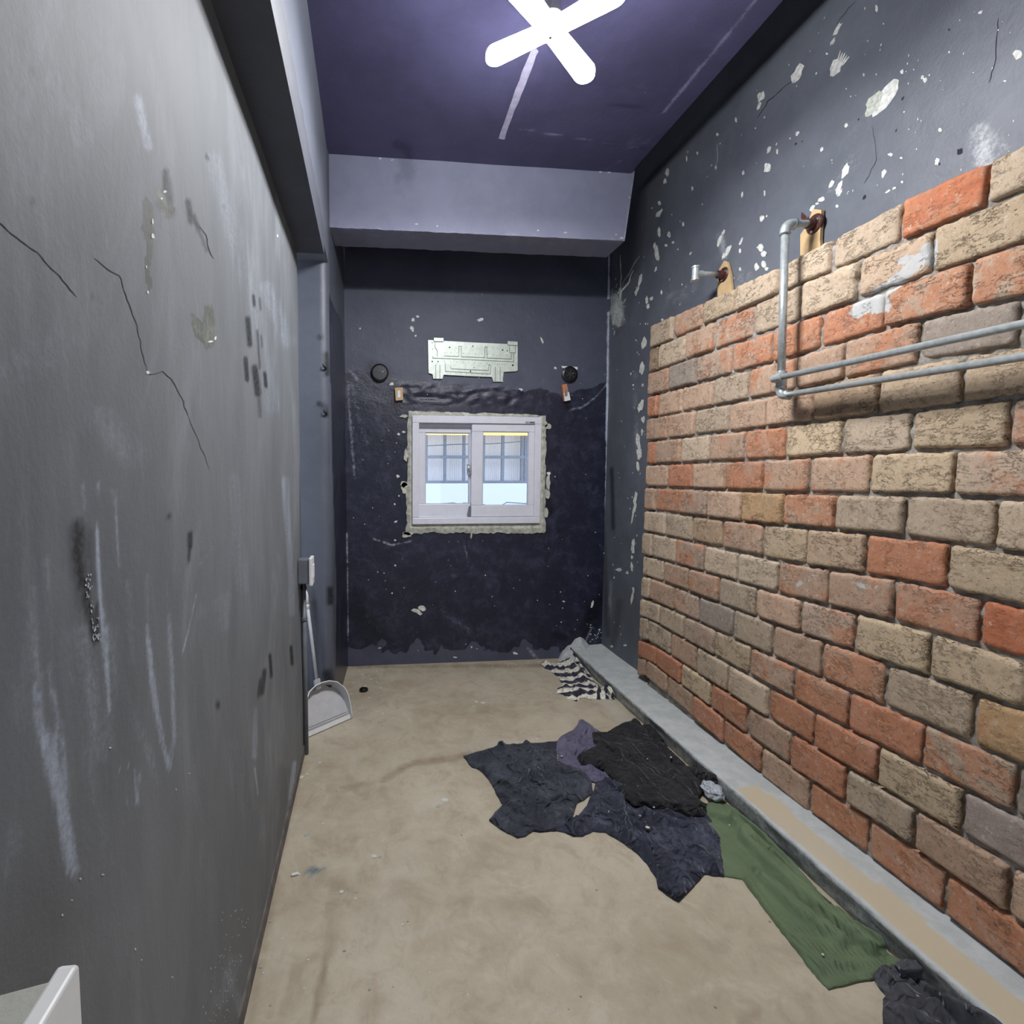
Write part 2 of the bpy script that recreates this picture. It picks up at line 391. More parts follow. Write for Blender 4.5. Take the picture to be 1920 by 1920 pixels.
def surface(name, o, du, dv, cell, mats, lt=(), dk=(), alt=None, chips=(), plane=None, off=None, wob=0.0, extra=None, parent=None):
    """A wall as one mesh: fine grid carrying its stains, plus plaster showing where paint has chipped off."""
    nu = max(2, int(np.linalg.norm(du)/cell)); nv = max(2, int(np.linalg.norm(dv)/cell))
    P, F = grid(o, du, dv, nu, nv)
    px = proj(P)
    nrm = np.cross(du, dv); nrm = nrm/np.linalg.norm(nrm)
    if wob:
        P = P + nrm*np.array([wob*noise.noise(Vector((p[0]*2.2, p[1]*2.2, p[2]*2.2))) for p in P])[:, None]
    wf = lambda Q: Q + nrm*wob*noise.noise(Vector((Q[0]*2.2, Q[1]*2.2, Q[2]*2.2)))
    A = {'lt': marks(px, lt), 'dk': marks(px, dk), 'alt': alt(px, P) if alt else np.zeros(len(P))}
    if extra: extra(px, P, A)
    mb = MB(); mb.v = P.tolist(); mb.f = F.tolist(); mb.m = [0]*len(F)
    n0 = len(P)
    for poly, m in chips:
        Q = [wf(on(plane[0], plane[1], x, y)) + np.array(off)*(1 if m == 1 else (.6 if m == 2 else 1.3)) for x, y in poly]
        mb.add(Q, [tuple(range(len(Q)))], m)
    tot = len(mb.v)
    A = {k: np.concatenate([a, np.zeros(tot-n0)]) for k, a in A.items()}
    return tag(mb.build(name, mats, parent, origin=(0,0,0), recalc=False, attrs=A), kind='structure')
def line(pts, w):                       # thin crack polygon
    L = []; R_ = []
    for i, p in enumerate(pts):
        a = pts[max(i-1, 0)]; b = pts[min(i+1, len(pts)-1)]
        dx, dy = b[0]-a[0], b[1]-a[1]; l = math.hypot(dx, dy)
        ww = w*(.4 if i in (0, len(pts)-1) else random.uniform(.6, 1.2))
        L.append((p[0]-dy/l*ww, p[1]+dx/l*ww)); R_.append((p[0]+dy/l*ww, p[1]-dx/l*ww))
    return L, R_
def crack(pts, w, m):                   # subdivided and jittered, returned as quads
    q = []
    for a, b in zip(pts, pts[1:]):
        n = max(1, int(math.hypot(b[0]-a[0], b[1]-a[1])/9))
        for k in range(n):
            t = k/n; q.append((a[0]+(b[0]-a[0])*t+random.uniform(-1.6,1.6), a[1]+(b[1]-a[1])*t+random.uniform(-1,1)))
    q.append(pts[-1]); L, R_ = line(q, w)
    return [([L[i], L[i+1], R_[i+1], R_[i]], m) for i in range(len(q)-1)]

XL, XB, XR = -0.345, 1.72, 1.79          # left wall, brick face, right wall
YB, ZC, XS = 3.74, 3.21, 1.55            # back wall, ceiling, ceiling slab edge
YF = -1.3

# ----- left wall
ltL = [([(66,1100),(68,1200),(76,1330),(95,1430)], 15, .36), ([(70,1290),(76,1360),(90,1420)], 18, .45), ([(92,1260),(105,1320),(118,1400),(124,1480)], 12, .42), ([(88,1380),(108,1480),(122,1560),(132,1630)], 24, .6),
       ([(90,1050),(100,1250)], 12, .22), ([(100,1280),(108,1350)], 7, .4), ([(184,990),(186,1060),(192,1140),(200,1240),(205,1330)], 8, .62), ([(186,900),(185,1000)], 3, .4), ([(188,1050),(192,1110)], 5, .75),
       ([(155,1180),(170,1260),(180,1340),(190,1420)], 26, .34), ([(140,1200),(165,1380)], 40, .2), ([(205,1180),(212,1300),(205,1400)], 22, .3), ([(215,920),(222,1010),(228,1090)], 5, .36), ([(158,905),(160,960)], 6, .3),
       ([(278,1200),(290,1300),(305,1390),(318,1440)], 10, .5), ([(240,1090),(246,1180),(250,1240)], 12, .3), ([(275,1080),(280,1200)], 6, .3), ([(318,1150),(326,1300),(328,1380),(320,1430)], 8, .36), ([(312,1090),(318,1160)], 6, .25),
       ([(160,1400),(180,1500),(200,1620)], 24, .24), ([(240,1300),(260,1380)], 20, .24), ([(232,1450),(236,1510)], 4, .35), ([(252,1440),(256,1510)], 6, .4), ([(262,1450),(258,1500)], 3, .4), ([(275,1400),(300,1470)], 14, .25),
       ([(220,1446),(250,1430)], 2.5, .6), ([(138,1446),(150,1430)], 2.5, .4), ([(368,1115),(360,1160),(345,1220)], 3, .5), ([(372,1060),(402,1025)], 3, .3), ([(380,1150),(430,1120),(420,1170)], 24, .18), ([(276,1172),(278,1195)], 6, .45),
       ([(258,185),(268,235),(278,275)], 16, .42), ([(262,195),(270,245)], 7, .6), ([(400,300),(470,560),(510,760)], 30, .22), ([(500,540),(540,640)], 24, .3), ([(430,1400),(485,1560)], 34, .2), ([(478,1440),(484,1490)], 3, .4),
       ([(553,1430),(545,1500)], 7, .5), ([(545,1500),(530,1560)], 5, .35), ([(480,1330),(478,1420)], 8, .3), ([(535,900),(548,1150)], 12, .35), ([(440,900),(450,1100)], 26, .22), ([(30,1000),(40,1350)], 44, .16),
       ([(430,1830),(455,1900)], 16, .35), ([(440,1800),(415,1880)], 22, .25), ([(200,440),(205,465)], 6, .3), ([(190,780),(250,850)], 44, .2), ([(95,150),(160,260)], 34, .2), ([(20,700),(120,640)], 60, .2), ([(30,1560),(10,1640)], 30, .25), ([(33,1010),(40,980)], 6, .35)]
dkL = [([(150,985),(150,1050),(158,1100)], 16, .95), ([(150,1000),(152,1050)], 30, .55), ([(160,1090),(170,1150),(182,1200)], 13, .8), ([(148,1060),(160,1130)], 20, .5), ([(170,1000),(176,1090)], 16, .4), ([(184,1130),(186,1190)], 5, .7),
       ([(309,322),(311,358)], 9, .95), ([(312,340),(318,372)], 12, .6), ([(352,378),(358,415)], 9, .95), ([(362,405),(372,430)], 7, .9), ([(372,430),(388,470)], 5, .6),
       ([(463,598),(467,646)], 8, 1), ([(459,672),(462,712)], 6.5, 1), ([(476,690),(482,738)], 10, 1), ([(496,700),(498,724)], 5.5, 1), ([(482,620),(486,690)], 4, .7), ([(490,630),(491,650)], 3, .6),
       ([(474,555),(476,572)], 5, .9), ([(487,560),(489,580)], 4, .6), ([(484,745),(486,780)], 6, .6), ([(505,1228),(508,1268)], 5, 1), ([(495,1258),(490,1300)], 7, .9), ([(487,1275),(484,1305)], 5, .8), ([(546,1213),(548,1245)], 5, 1),
       ([(355,1000),(355,1025)], 8, .9), ([(355,1020),(353,1050)], 5, .8), ([(410,1318),(411,1326)], 6, .9), ([(387,292),(390,298)], 5, .9), ([(315,964),(317,972)], 6, .9),
       ([(505,1700),(470,1915)], 20, .35), ([(530,1450),(500,1700)], 24, .25), ([(300,385),(322,400)], 14, .35), ([(70,380),(70,386)], 7, .5), ([(180,556),(181,560)], 4, .8), ([(50,170),(51,176)], 6, .5), ([(60,125),(62,130)], 5, .4), ([(418,385),(420,390)], 4, .3)]
patchL = [[(358,590),(368,590),(380,605),(384,585),(384,572),(398,572),(404,600),(405,640),(400,648),(388,657),(378,640),(366,632),(360,610)],
          [(268,372),(280,370),(290,392),(288,420),(292,440),(286,452),(287,480),(282,500),(286,540),(280,550),(273,520),(273,490),(276,460),(268,430)],
          [(292,350),(302,350),(306,362),(322,372),(328,395),(320,408),(305,410),(300,385),(294,372)]]
def altL(px, P):
    a = np.zeros(len(px))
    for pl in patchL: a[inpoly(px, pl)] = 1
    return a
rnd = random.Random(3)
chL = []
chL += crack([(0,415),(30,440),(75,475),(118,520),(148,557)], .9, 2)
chL += crack([(180,484),(205,505),(226,516),(245,570),(258,610),(270,670),(277,690)], .8, 2)
chL += crack([(277,692),(283,703),(305,697),(322,712),(340,745),(352,780)], .8, 2)
chL += crack([(374,425),(385,440),(392,468),(400,485)], .9, 2) + crack([(352,780),(372,830),(392,880)], .4, 2)
for x, y, a, b in ((286,415,2,6),(287,442,3,5),(308,359,3,2.5),(278,548,2,3),(395,640,5,2),(404,634,2,4),(278,698,3,3),(302,372,2,2),(275,500,1.5,3),(520,442,1.2,3),(188,1640,3,1.5),(146,1648,2,2),
                   (130,1688,3,1),(112,1716,2,2),(250,1780,2.2,2.8),(323,1832,2,1.4),(205,1402,2.5,1.5),(262,1800,1.5,1.5),(330,1480,1.5,1.5),(355,1450,2,1)):
    chL.append((blob(x, y, a, b, rnd.uniform(-.3, .3), 7, .3, rnd), 1))
for k in range(60):
    y = rnd.choice((rnd.uniform(1075, 1100), rnd.uniform(1145, 1200), rnd.uniform(1075, 1200))); chL.append((blob((168 if y < 1130 else 176)+(y-1090)*.05+rnd.uniform(-7, 7), y, rnd.uniform(.7,1.6), rnd.uniform(1,3.2), 0, 6, .4, rnd), 3))
for k in range(70):
    y = rnd.uniform(1700, 1915); chL.append((blob(478-(y-1700)*.20-rnd.uniform(6, 60)*(1-.0*y), y, .8, rnd.uniform(1,3), .1, 5, .4, rnd), 3))
surface('wall_left', (XL, YF, 0), (0, 2.62-YF, 0), (0, 0, 3.5), .0085, [M_left, M_chip, M_crack, M_grit], ltL, dkL, altL, chL, (0, XL), (.0008, 0, 0), wob=.005)
mb = MB(); mb.box((XL-.12, YF-.1, -.02), (XL-.012, 2.615, 3.5)); mb.box((XL-.02, 2.60, 0), (XL-.001, 2.62, 2.49))
z = MB()
tag(mb.build('wall_left_core', M_pier, origin=(0,0,0)), kind='structure')
bpy.data.objects['wall_left_core'].name = 'wall_left_end'
# skirting lip at the foot of the left wall
mb = MB(); mb.prism([(XL-.01,YF,0),(XL+.008,YF,0),(XL+.006,YF,.05),(XL-.01,YF,.056)], (0, 2.62-YF, 0))
tag(mb.build('baseboard_left', simple('dirty_skirting', srgb(92,88,84), .8, 0, .25, 18, .5, .004), origin=(0,0,0), bevel=.004), kind='structure')
# recess and pier
mb = MB(); mb.box((-.75, 2.6, 0), (-.7, 3.0, 3.5)); tag(mb.build('wall_recess', M_pier, origin=(0,0,0)), kind='structure')
def pier():
    P, F = [], []
    sec = [(-.72, 2.95), (-.262, 2.95), (-.238, 2.957), (-.222, 2.975), (-.216, 3.0)] + [(-.216+.047*k/24, 3.0+.74*k/24) for k in range(1, 25)]
    seg = [sec[0]] + [(-.72+.458*k/40, 2.95) for k in range(1, 41)] + sec[2:]
    zz = np.linspace(0, 3.3, 331)
    V = np.array([(x + .012*max(0, 1-zq/1.5)*0, y, zq) for zq in zz for x, y in seg]); n = len(seg)
    Fq = [(r*n+k, r*n+k+1, (r+1)*n+k+1, (r+1)*n+k) for r in range(len(zz)-1) for k in range(n-1)]
    px = proj(V)
    side = V[:, 1] > 2.985
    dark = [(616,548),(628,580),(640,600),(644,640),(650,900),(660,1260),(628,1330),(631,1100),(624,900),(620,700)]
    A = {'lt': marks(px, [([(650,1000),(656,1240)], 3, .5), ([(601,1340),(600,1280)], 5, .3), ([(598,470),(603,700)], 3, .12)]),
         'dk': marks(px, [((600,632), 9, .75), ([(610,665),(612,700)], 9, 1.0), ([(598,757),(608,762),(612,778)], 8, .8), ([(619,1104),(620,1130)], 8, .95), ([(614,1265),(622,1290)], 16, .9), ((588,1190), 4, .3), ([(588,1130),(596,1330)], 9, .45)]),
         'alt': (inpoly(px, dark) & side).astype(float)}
    mb = MB(); mb.v = V.tolist(); mb.f = Fq; mb.m = [0]*len(Fq)
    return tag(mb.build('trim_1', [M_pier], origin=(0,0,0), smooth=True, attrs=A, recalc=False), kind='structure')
pier()
# wall beam above the left wall: flange with lip, upper band
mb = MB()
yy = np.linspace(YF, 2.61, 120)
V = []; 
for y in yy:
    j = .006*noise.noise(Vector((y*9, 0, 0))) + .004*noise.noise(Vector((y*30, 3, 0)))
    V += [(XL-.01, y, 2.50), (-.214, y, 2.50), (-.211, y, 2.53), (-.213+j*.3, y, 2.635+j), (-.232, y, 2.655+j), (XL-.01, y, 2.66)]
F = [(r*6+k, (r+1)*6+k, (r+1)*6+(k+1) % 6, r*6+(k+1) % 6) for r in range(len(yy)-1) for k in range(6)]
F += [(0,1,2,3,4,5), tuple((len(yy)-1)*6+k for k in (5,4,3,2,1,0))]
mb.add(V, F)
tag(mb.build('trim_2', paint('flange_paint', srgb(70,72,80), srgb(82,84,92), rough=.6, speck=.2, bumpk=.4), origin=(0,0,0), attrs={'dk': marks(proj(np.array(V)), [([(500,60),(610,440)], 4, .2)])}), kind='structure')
mb = MB(); mb.box((XL-.12, YF, 2.60), (-.222, 3.05, 3.4))
tag(mb.build('trim_3', paint('upper_band_paint', srgb(96,100,110), srgb(108,112,122), rough=.5, speck=.2, bumpk=.2), origin=(0,0,0)), kind='structure')

# ----- back wall, with the opening for the window
WX0, WX1, WZ0, WZ1 = .325, 1.245, 1.075, 1.825
ltB = [([(1142,475),(1141,560)], 3, .9), ([(1141,585),(1138,800),(1136,1020)], 3.5, .85), ([(1140,860),(1133,1190)], 3, .4), ([(1185,515),(1150,600)], 4, .6),
       ([(650,700),(665,900)], 5, .3), ([(650,690),(668,710)], 7, .35), ([(660,720),(672,780),(690,830)], 10, .22), ([(700,1010),(735,1022),(770,1015)], 4, .4), ([(1070,768),(1090,764),(1105,755),(1122,740),(1137,720)], 4, .38), ([(1050,775),(1070,768)], 8, .2),
       ([(735,610),(745,640)], 6, .2), ([(1015,700),(1030,760)], 9, .15), ([(700,760),(745,900)], 14, .14), ([(650,1000),(653,1200)], 3, .45),
       ([(1110,1175),(1085,1230)], 3, .5), ([(990,1215),(1010,1240)], 6, .3), ([(850,1080),(900,1100)], 8, .1), ([(820,1140),(880,1180)], 12, .14), ([(960,1075),(1000,1090)], 10, .12), ([(870,1020),(880,1060)], 3, .3),
       ([(800,780),(850,790)], 5, .1), ([(780,720),(940,728)], 12, .16), ([(960,740),(1000,745)], 10, .12)]
dkB = [([(700,690),(722,700)], 22, .5), ([(1060,740),(1066,765)], 9, .8), ([(745,745),(746,765)], 10, .6), ([(1030,940),(1032,960)], 9, .8), ([(1130,1110),(1100,1180),(1080,1225)], 18, .7), ([(1145,880),(1135,960)], 5, .6),
       ([(660,1120),(700,1200)], 40, .35), ([(1040,1190),(1060,1196)], 9, .7), ([(820,495),(1100,510)], 25, .2)]
def altB(px, P):
    nz_ = np.array([noise.noise(Vector((x*.03, y*.03, 0)))+.5*noise.noise(Vector((x*.09, y*.09, 3))) for x, y in px])
    edge = 9*nz_ + np.interp(px[:, 0], [640, 700, 760, 830, 900, 1010, 1060, 1140], [694, 700, 712, 722, 728, 730, 735, 712])
    a = np.clip(.5 + (px[:, 1]-edge)/18, 0, 1)
    a = np.where((px[:, 1] > 1195), np.clip(1-(px[:, 1]-1206-22*nz_)/16, .3, 1), a)
    a = np.where((px[:, 0] > 1030) & (px[:, 1] < 830), a*.62, a)
    a = np.where((px[:, 1] < 770) & (px[:, 0] > 720), np.minimum(a, .62), a)
    return a
chB = []
rnd = random.Random(11)
for x, y, a, b in ((774,600,3,3.5),(773,617,3.5,5),(779,630,2.5,2),(783,594,3,2),(901,600,6,3),(1016,638,2,6),(747,814,3,2.5),(757,810,4,2),(746,893,3,3),(675,616,2,2),(734,720,4,2.5),(1041,690,2.5,2.5),
                   (742,978,3,2),(740,945,1.8,2),(748,930,1.6,1.6),(741,1013,2,2),(976,731,4,2.5),(780,1145,8,3),(792,1141,7,5),(787,1150,5,3),(883,1003,1.6,6),(762,1003,6,4),(1057,1128,2.5,1.4),(1051,1110,1.5,1),(966,1225,5,2.5),(884,1213,2,2),(853,1232,4,1.5),
                   (1072,1235,14,5),(1060,1228,6,3),(1110,1133,2,7),(741,1060,1.6,1.6),(735,1112,2,1.5),(712,1215,3,1),(1029,888,4,3),(1055,1140,1,1)):
    chB.append((blob(x, y, a, b, rnd.uniform(-.4, .4), 9, .3, rnd), 1))
for k in range(90):
    x = rnd.uniform(652, 1132); y = rnd.uniform(700, 1225)
    if 745 < x < 1040 and 740 < y < 1010: continue
    chB.append((blob(x, y, rnd.uniform(.5, 1.3), rnd.uniform(.5, 1.3), 0, 5, .3, rnd), 1))
for k in range(40):
    chB.append((blob(rnd.uniform(1105, 1140), rnd.uniform(1170, 1225), rnd.uniform(.5, 2), rnd.uniform(.5, 1.5), 0, 5, .3, rnd), 1))
def back():
    nu = 250; xs = sorted(set(np.linspace(-.75, 2.0, nu).round(4).tolist() + [WX0, WX1])); zs = sorted(set(np.linspace(0, 3.6, 330).round(4).tolist() + [WZ0, WZ1]))
    V = np.array([(x, YB, z) for z in zs for x in xs]); n = len(xs)
    F = [(r*n+k, r*n+k+1, (r+1)*n+k+1, (r+1)*n+k) for r in range(len(zs)-1) for k in range(n-1)
         if not (WX0-1e-4 <= xs[k] < WX1-1e-4 and WZ0-1e-4 <= zs[r] < WZ1-1e-4)]
    px = proj(V)
    lump = marks(px, [([(760,735),(860,738),(960,742)], 26, 1), ([(1060,1190),(1110,1180)], 30, .5)])
    dr = np.hypot(np.maximum(np.maximum(WX0-V[:,0], V[:,0]-WX1), 0), np.maximum(np.maximum(WZ0-V[:,2], V[:,2]-WZ1), 0))
    ek = np.clip(dr/.05, 0, 1)
    V = V.copy()
    lw = np.array([noise.noise(Vector((p[0]*14, 0, p[2]*22))) for p in V])
    und = np.array([noise.noise(Vector((p[0]*3, 5, p[2]*3))) for p in V])
    V[:, 1] += -.011*lump*(lw+.2)*ek + .004*und*ek; wob = lambda x, z: .004*noise.noise(Vector((x*3, 5, z*3)))
    mb = MB(); mb.v = V.tolist(); mb.f = F; mb.m = [0]*len(F)
    A = {'lt': marks(px, ltB), 'dk': marks(px, dkB), 'alt': altB(px, V)}
    n0 = len(V)
    for poly, m in chB:
        Q = [on(1, YB, x, y) for x, y in poly]; Q = [q+np.array([0, wob(q[0], q[2])-.0022, 0]) for q in Q]; mb.add(Q, [tuple(range(len(Q)))], m)
    n1 = len(mb.v)
    mb.box((WX0-.02, YB+.002, WZ0-.02), (WX1+.02, YB+.16, WZ0)); mb.box((WX0-.02, YB+.002, WZ1), (WX1+.02, YB+.16, WZ1+.02))
    mb.box((WX0-.02, YB+.002, WZ0), (WX0, YB+.16, WZ1)); mb.box((WX1, YB+.002, WZ0), (WX1+.02, YB+.16, WZ1))
    tot = len(mb.v); A = {k: np.concatenate([a, np.zeros(tot-n0)]) for k, a in A.items()}
    return tag(mb.build('wall_back', [M_back, M_chip], origin=(0,0,0), recalc=False, attrs=A), kind='structure')
back()
# thick outer leaf so the wall has depth around the window
mb = MB()
for a, b in (((-.9, -.1), (WX0-.02, 3.7)), ((WX1+.02, -.1), (2.1, 3.7)), ((WX0-.02, -.1), (WX1+.02, WZ0-.02)), ((WX0-.02, WZ1+.02), (WX1+.02, 3.7))):
    mb.box((a[0], YB+.03, a[1]), (b[0], YB+.16, b[1]))
tag(mb.build('wall_back_outer', simple('outer_render', srgb(150,150,150), .9), origin=(0,0,0)), kind='structure')

# ----- end beam across the back of the ceiling
def beam():
    p = [(-.222, 2.815), (1.527, 2.822), (1.578, ZC+.02), (-.222, ZC+.02)]
    ns, nr = 120, 14
    V = []
    for face_y in (3.03, 3.27):
        for r in range(nr+1):
            for k in range(ns+1):
                s = k/ns; t = r/nr
                a = np.array(p[0])*(1-s)+np.array(p[1])*s; b = np.array(p[3])*(1-s)+np.array(p[2])*s; q = a*(1-t)+b*t
                ed = (.005*noise.noise(Vector((s*30, face_y, 0))) if r == 0 else 0)
                V.append((q[0], face_y, q[1]+ed))
    N = (nr+1)*(ns+1); F = []
    for f in range(2):
        for r in range(nr):
            for k in range(ns):
                b = f*N + r*(ns+1)+k; q = (b, b+1, b+ns+2, b+ns+1); F.append(q if f == 0 else q[::-1])
    for k in range(ns):
        F.append((k, N+k, N+k+1, k+1)); t = nr*(ns+1)+k; F.append((t, t+1, N+t+1, N+t))
    for r in range(nr):
        b = r*(ns+1)+ns; F.append((b, N+b, N+b+ns+1, b+ns+1)); b = r*(ns+1); F.append((b, b+ns+1, N+b+ns+1, N+b))
    mb = MB().add(V, F); px = proj(np.array(V))
    n0 = len(V); A = {'lt': marks(px, [([(620,425),(1172,450)], 3, .35), ([(1190,322),(1174,445)], 4, .5)]), 'dk': marks(px, [([(760,300),(765,325)], 22, .35), ([(755,325),(745,335)], 12, .3)])}
    for x, y, a in ((713,297,3),(735,300,2),(1126,322,3),(1142,323,4),(1188,322,3),(781,420,3),(820,424,2),(1165,446,4),(1155,440,2),(1180,370,1.5),(1009,432,2),(1060,436,3)):
        mb.add([on(1, 3.028, *q) for q in blob(x, y, a, 1.6, 0, 6)], [tuple(range(6))], 1)
    A = {k: np.concatenate([v, np.zeros(len(mb.v)-n0)]) for k, v in A.items()}
    tag(mb.build('trim_4', [M_beam, M_chip], origin=(0,0,0), attrs=A, recalc=False), kind='structure')
beam()

# ----- ceiling slab and the raised strip beyond it
ltC = [([(975,242),(1100,262),(1200,278)], 3, .5), ([(790,130),(900,150)], 4, .15), ([(1420,0),(1330,110),(1245,208)], 5, .75), ([(1185,268),(1215,262)], 16, .3), ([(1195,255),(1212,270)], 6, .4),
       ([(1135,318),(1165,300)], 4, .35), ([(1190,160),(1215,165)], 10, .2), ([(1150,160),(1170,168)], 6, .2)]
dkC = [([(745,270),(765,280)], 14, .6), ([(755,275),(768,295)], 8, .6), ([(1110,190),(1240,208)], 3, .6), ([(1200,278),(1290,225)], 3, .3), ([(1100,262),(1215,280)], 2, .5)]
strip = [(1004,88),(1010,96),(1005,104),(1001,118),(996,132),(990,146),(985,160),(978,176),(972,192),(965,205),(960,220),(955,232),(950,246),(946,261),(935,259),(938,248),(944,232),(949,218),(955,200),(961,184),(966,168),(974,150),(978,136),(984,122),(990,108),(996,94)]
chC = [(strip, 1)] + [(blob(970,181,1.6,1.2), 2)]
surface('ceiling', (-.30, 3.3, ZC), (XS+.30, 0, 0), (0, YF-3.3, 0), .02, [M_ceil, simple('bare_ceiling_strip', srgb(176,172,196), .7), M_crack], ltC, dkC, None, chC, (2, ZC), (0, 0, -.0015), wob=.004)
mb = MB(); mb.box((-.35, YF, ZC+.005), (XS-.001, 3.3, ZC+.14)); mb.box((-.9, YF-.1, 3.6), (2.1, 3.9, 3.7))
tag(mb.build('ceiling_slab', M_ceil, origin=(0,0,0)), kind='structure')

# ----- right wall (bare part above and beyond the brick)
ch = []
rnd = random.Random(5)
for x, y, a, b, r in ((1496,137,8,17,.5),(1567,128,11,17,.6),(1427,182,6,10,.4),(1424,197,3,8,.4),(1571,55,4,14,.5),(1562,78,3,8,.5),(1551,101,2,2,0),(1252,322,4,8,.1),(1247,340,3,5,.1),(1237,381,3,4,0),
      (1236,401,4,7,.5),(1241,394,2,3,0),(1281,420,2,4,0),(1236,436,3,9,0),(1255,440,3,5,0),(1232,474,4,14,-.1),(1228,462,3,7,0),(1262,455,3,3,0),(1249,460,3,3,0),(1429,409,4,6,.3),(1438,314,6,9,.2),(1442,281,3,7,.3),
      (1457,284,2,5,0),(1434,362,2,5,0),(1392,365,2,6,.1),(1394,324,2,5,0),(1342,314,2,4,0),(1298,353,2,4,0),(1288,298,1.5,5,0),(1308,287,2,3,0),(1585,322,6,16,.45),(1573,352,4,13,.45),(1559,345,4,8,.5),(1575,362,3,9,.5),
      (1658,325,4,8,.5),(1541,374,7,4,-.5),(1532,382,4,2,-.5),(1523,390,4,7,.6),(1570,387,3,3,0),(1692,341,2,3,.5),(1665,359,5,2,-.6),(1677,353,4,2,-.6),(1758,302,5,7,.2),(1839,23,5,3,-.5),(1908,102,8,9,.6),(1644,16,3,7,.1),
      (1426,464,7,8,0),(1432,476,5,5,0),(1418,500,5,7,0),(1432,496,4,8,0),(1437,504,4,3,0),(1366,470,4,10,.5),(1358,480,3,7,.5),(1350,452,3,12,.4),(1357,436,2,6,.4),(1390,452,2,10,.4),(1388,470,2,4,0),(1388,505,2,4,0),
      (1587,235,3,4,.4),(1540,280,3,4,.4),(1495,250,3,5,.4),(1380,225,2,5,0),(1345,252,3,3,0),(1670,290,4,3,0),(1690,296,3,2,0),(1764,243,3,4,.3),(1735,150,4,5,.4),(1730,145,3,4,0),(1620,140,2,3,0),(1692,135,3,5,.3),(1885,152,3,2,0),
      (1208,643,5,11,.05),(1203,692,4,12,.15),(1202,760,4,13,.3),(1206,787,3,7,-.1),(1204,810,2,6,0),(1197,830,4,18,-.15),(1199,850,5,12,0),(1196,875,3,10,-.15),(1192,932,3,11,.15),(1191,950,3,10,.15),(1187,968,2,15,.15),
      (1188,1018,3,9,0),(1187,1030,4,7,-.1),(1185,1045,2,4,0),(1185,1063,2.5,9,0),(1188,1107,2,7,.1),(1185,1122,2.5,10,.2),(1176,1074,2.5,3,0),(1230,505,2,5,.3),(1222,560,3,4,0),(1215,575,3,5,0),(1242,600,2,3,0),(1241,548,2,4,0),(1200,525,3,12,.2),(1194,545,3,9,.3),(1213,563,3,8,0),
      (1160,1068,6,3,0),(1172,1210,3,2,0),(1147,1212,3,2,0),(1205,722,2,3,0),(1187,722,2,2,0)):
    ch.append((blob(x, y, a, b, r, 12, .3, rnd), 1))
ch.append((blob(1660,183,13,42,.62,18,.08,rnd), 1)); ch.append((blob(1640,192,11,28,.55,16,.2,rnd), 3))
for k in range(5): ch.append((blob(1573+k*3.4, 108+k*1.5, 1.4, 13, .25+.1*k, 8, .2, rnd), 1))
for k in range(45):   # cloudy crust near the corner
    ch.append((blob(1152+rnd.gauss(0, 9), 585+rnd.gauss(0, 26), rnd.uniform(.8, 2.4), rnd.uniform(1.5, 7), rnd.uniform(-.2, .5), 7, .4, rnd), 3))
for k in range(120):
    x = rnd.uniform(1200, 1915); y = rnd.uniform(15, 600) ; lim = 614-(x-1220)*.48
    lo = 354-(x-1188)*.98
    if y > lim-4 or y < lo+25: continue
    ch.append((blob(x, y, rnd.uniform(.6, 1.6), rnd.uniform(.8, 3), .3, 6, .3, rnd), rnd.choice((1, 1, 3))))
for k in range(60):
    ch.append((blob(rnd.uniform(1148, 1215), rnd.uniform(480, 1200), rnd.uniform(.5, 1.2), rnd.uniform(.8, 2.6), .1, 6, .3, rnd), 1))
ch += crack([(1187,506),(1178,530),(1165,545),(1158,580),(1150,610)], 1.6, 1) + crack([(1165,478),(1164,540),(1161,585)], 1.1, 1) + crack([(1200,480),(1180,512),(1160,545)], 1.0, 3)
ch += crack([(1635,235),(1645,300),(1620,345)], .5, 2) + crack([(1873,35),(1868,110),(1855,155)], .8, 2) + crack([(1500,140),(1470,165),(1440,190),(1420,222)], .8, 2) + crack([(1605,0),(1570,45)], .6, 2) + crack([(1345,270),(1343,320)], .5, 3)
for x, y, a, b in ((1693,185,4,8),(1610,224,3,4),(1681,245,3,6),(1492,270,4,5),(1504,265,3,2),(1621,370,6,9),(1780,56,4,4),(1762,308,4,5),(1800,285,10,12),(1424,464,3,4),(1436,478,3,4)):
    ch.append((blob(x, y, a*.5, b*.6, .4, 9, .25, rnd), 2))
ltR = [([(1835,250),(1845,300)], 38, .38), ([(1870,255),(1885,275)], 24, .3), ([(1150,560),(1160,600)], 22, .6), ([(1145,1090),(1140,1200)], 6, .25), ([(1550,350),(1600,300)], 26, .2), ([(1400,515),(1380,540)], 20, .25), ([(1350,440),(1360,480)], 14, .3), ([(1190,700),(1195,900)], 9, .22), ([(1260,560),(1300,540)], 20, .25), ([(1205,420),(1260,560)], 16, .12), ([(1560,280),(1700,120)], 60, .08)]
dkR = [([(1147,880),(1150,990)], 6, .8), ([(1160,1130),(1150,1210)], 10, .4), ([(1700,150),(1880,60)], 70, .15), ([(1130,1000),(1140,1190)], 8, .5)]
surface('wall_right', (XR, YB, 0), (0, YF-YB, 0), (0, 0, 3.62), .013, [M_right, M_chip, M_crack, M_chip2], ltR, dkR, None, ch, (0, XR), (-.0009, 0, 0), wob=.004)
mb = MB(); mb.box((XR+.012, YF-.1, -.02), (XR+.13, YB+.1, 3.7)); tag(mb.build('wall_right_outer', M_back, origin=(0,0,0)), kind='structure')
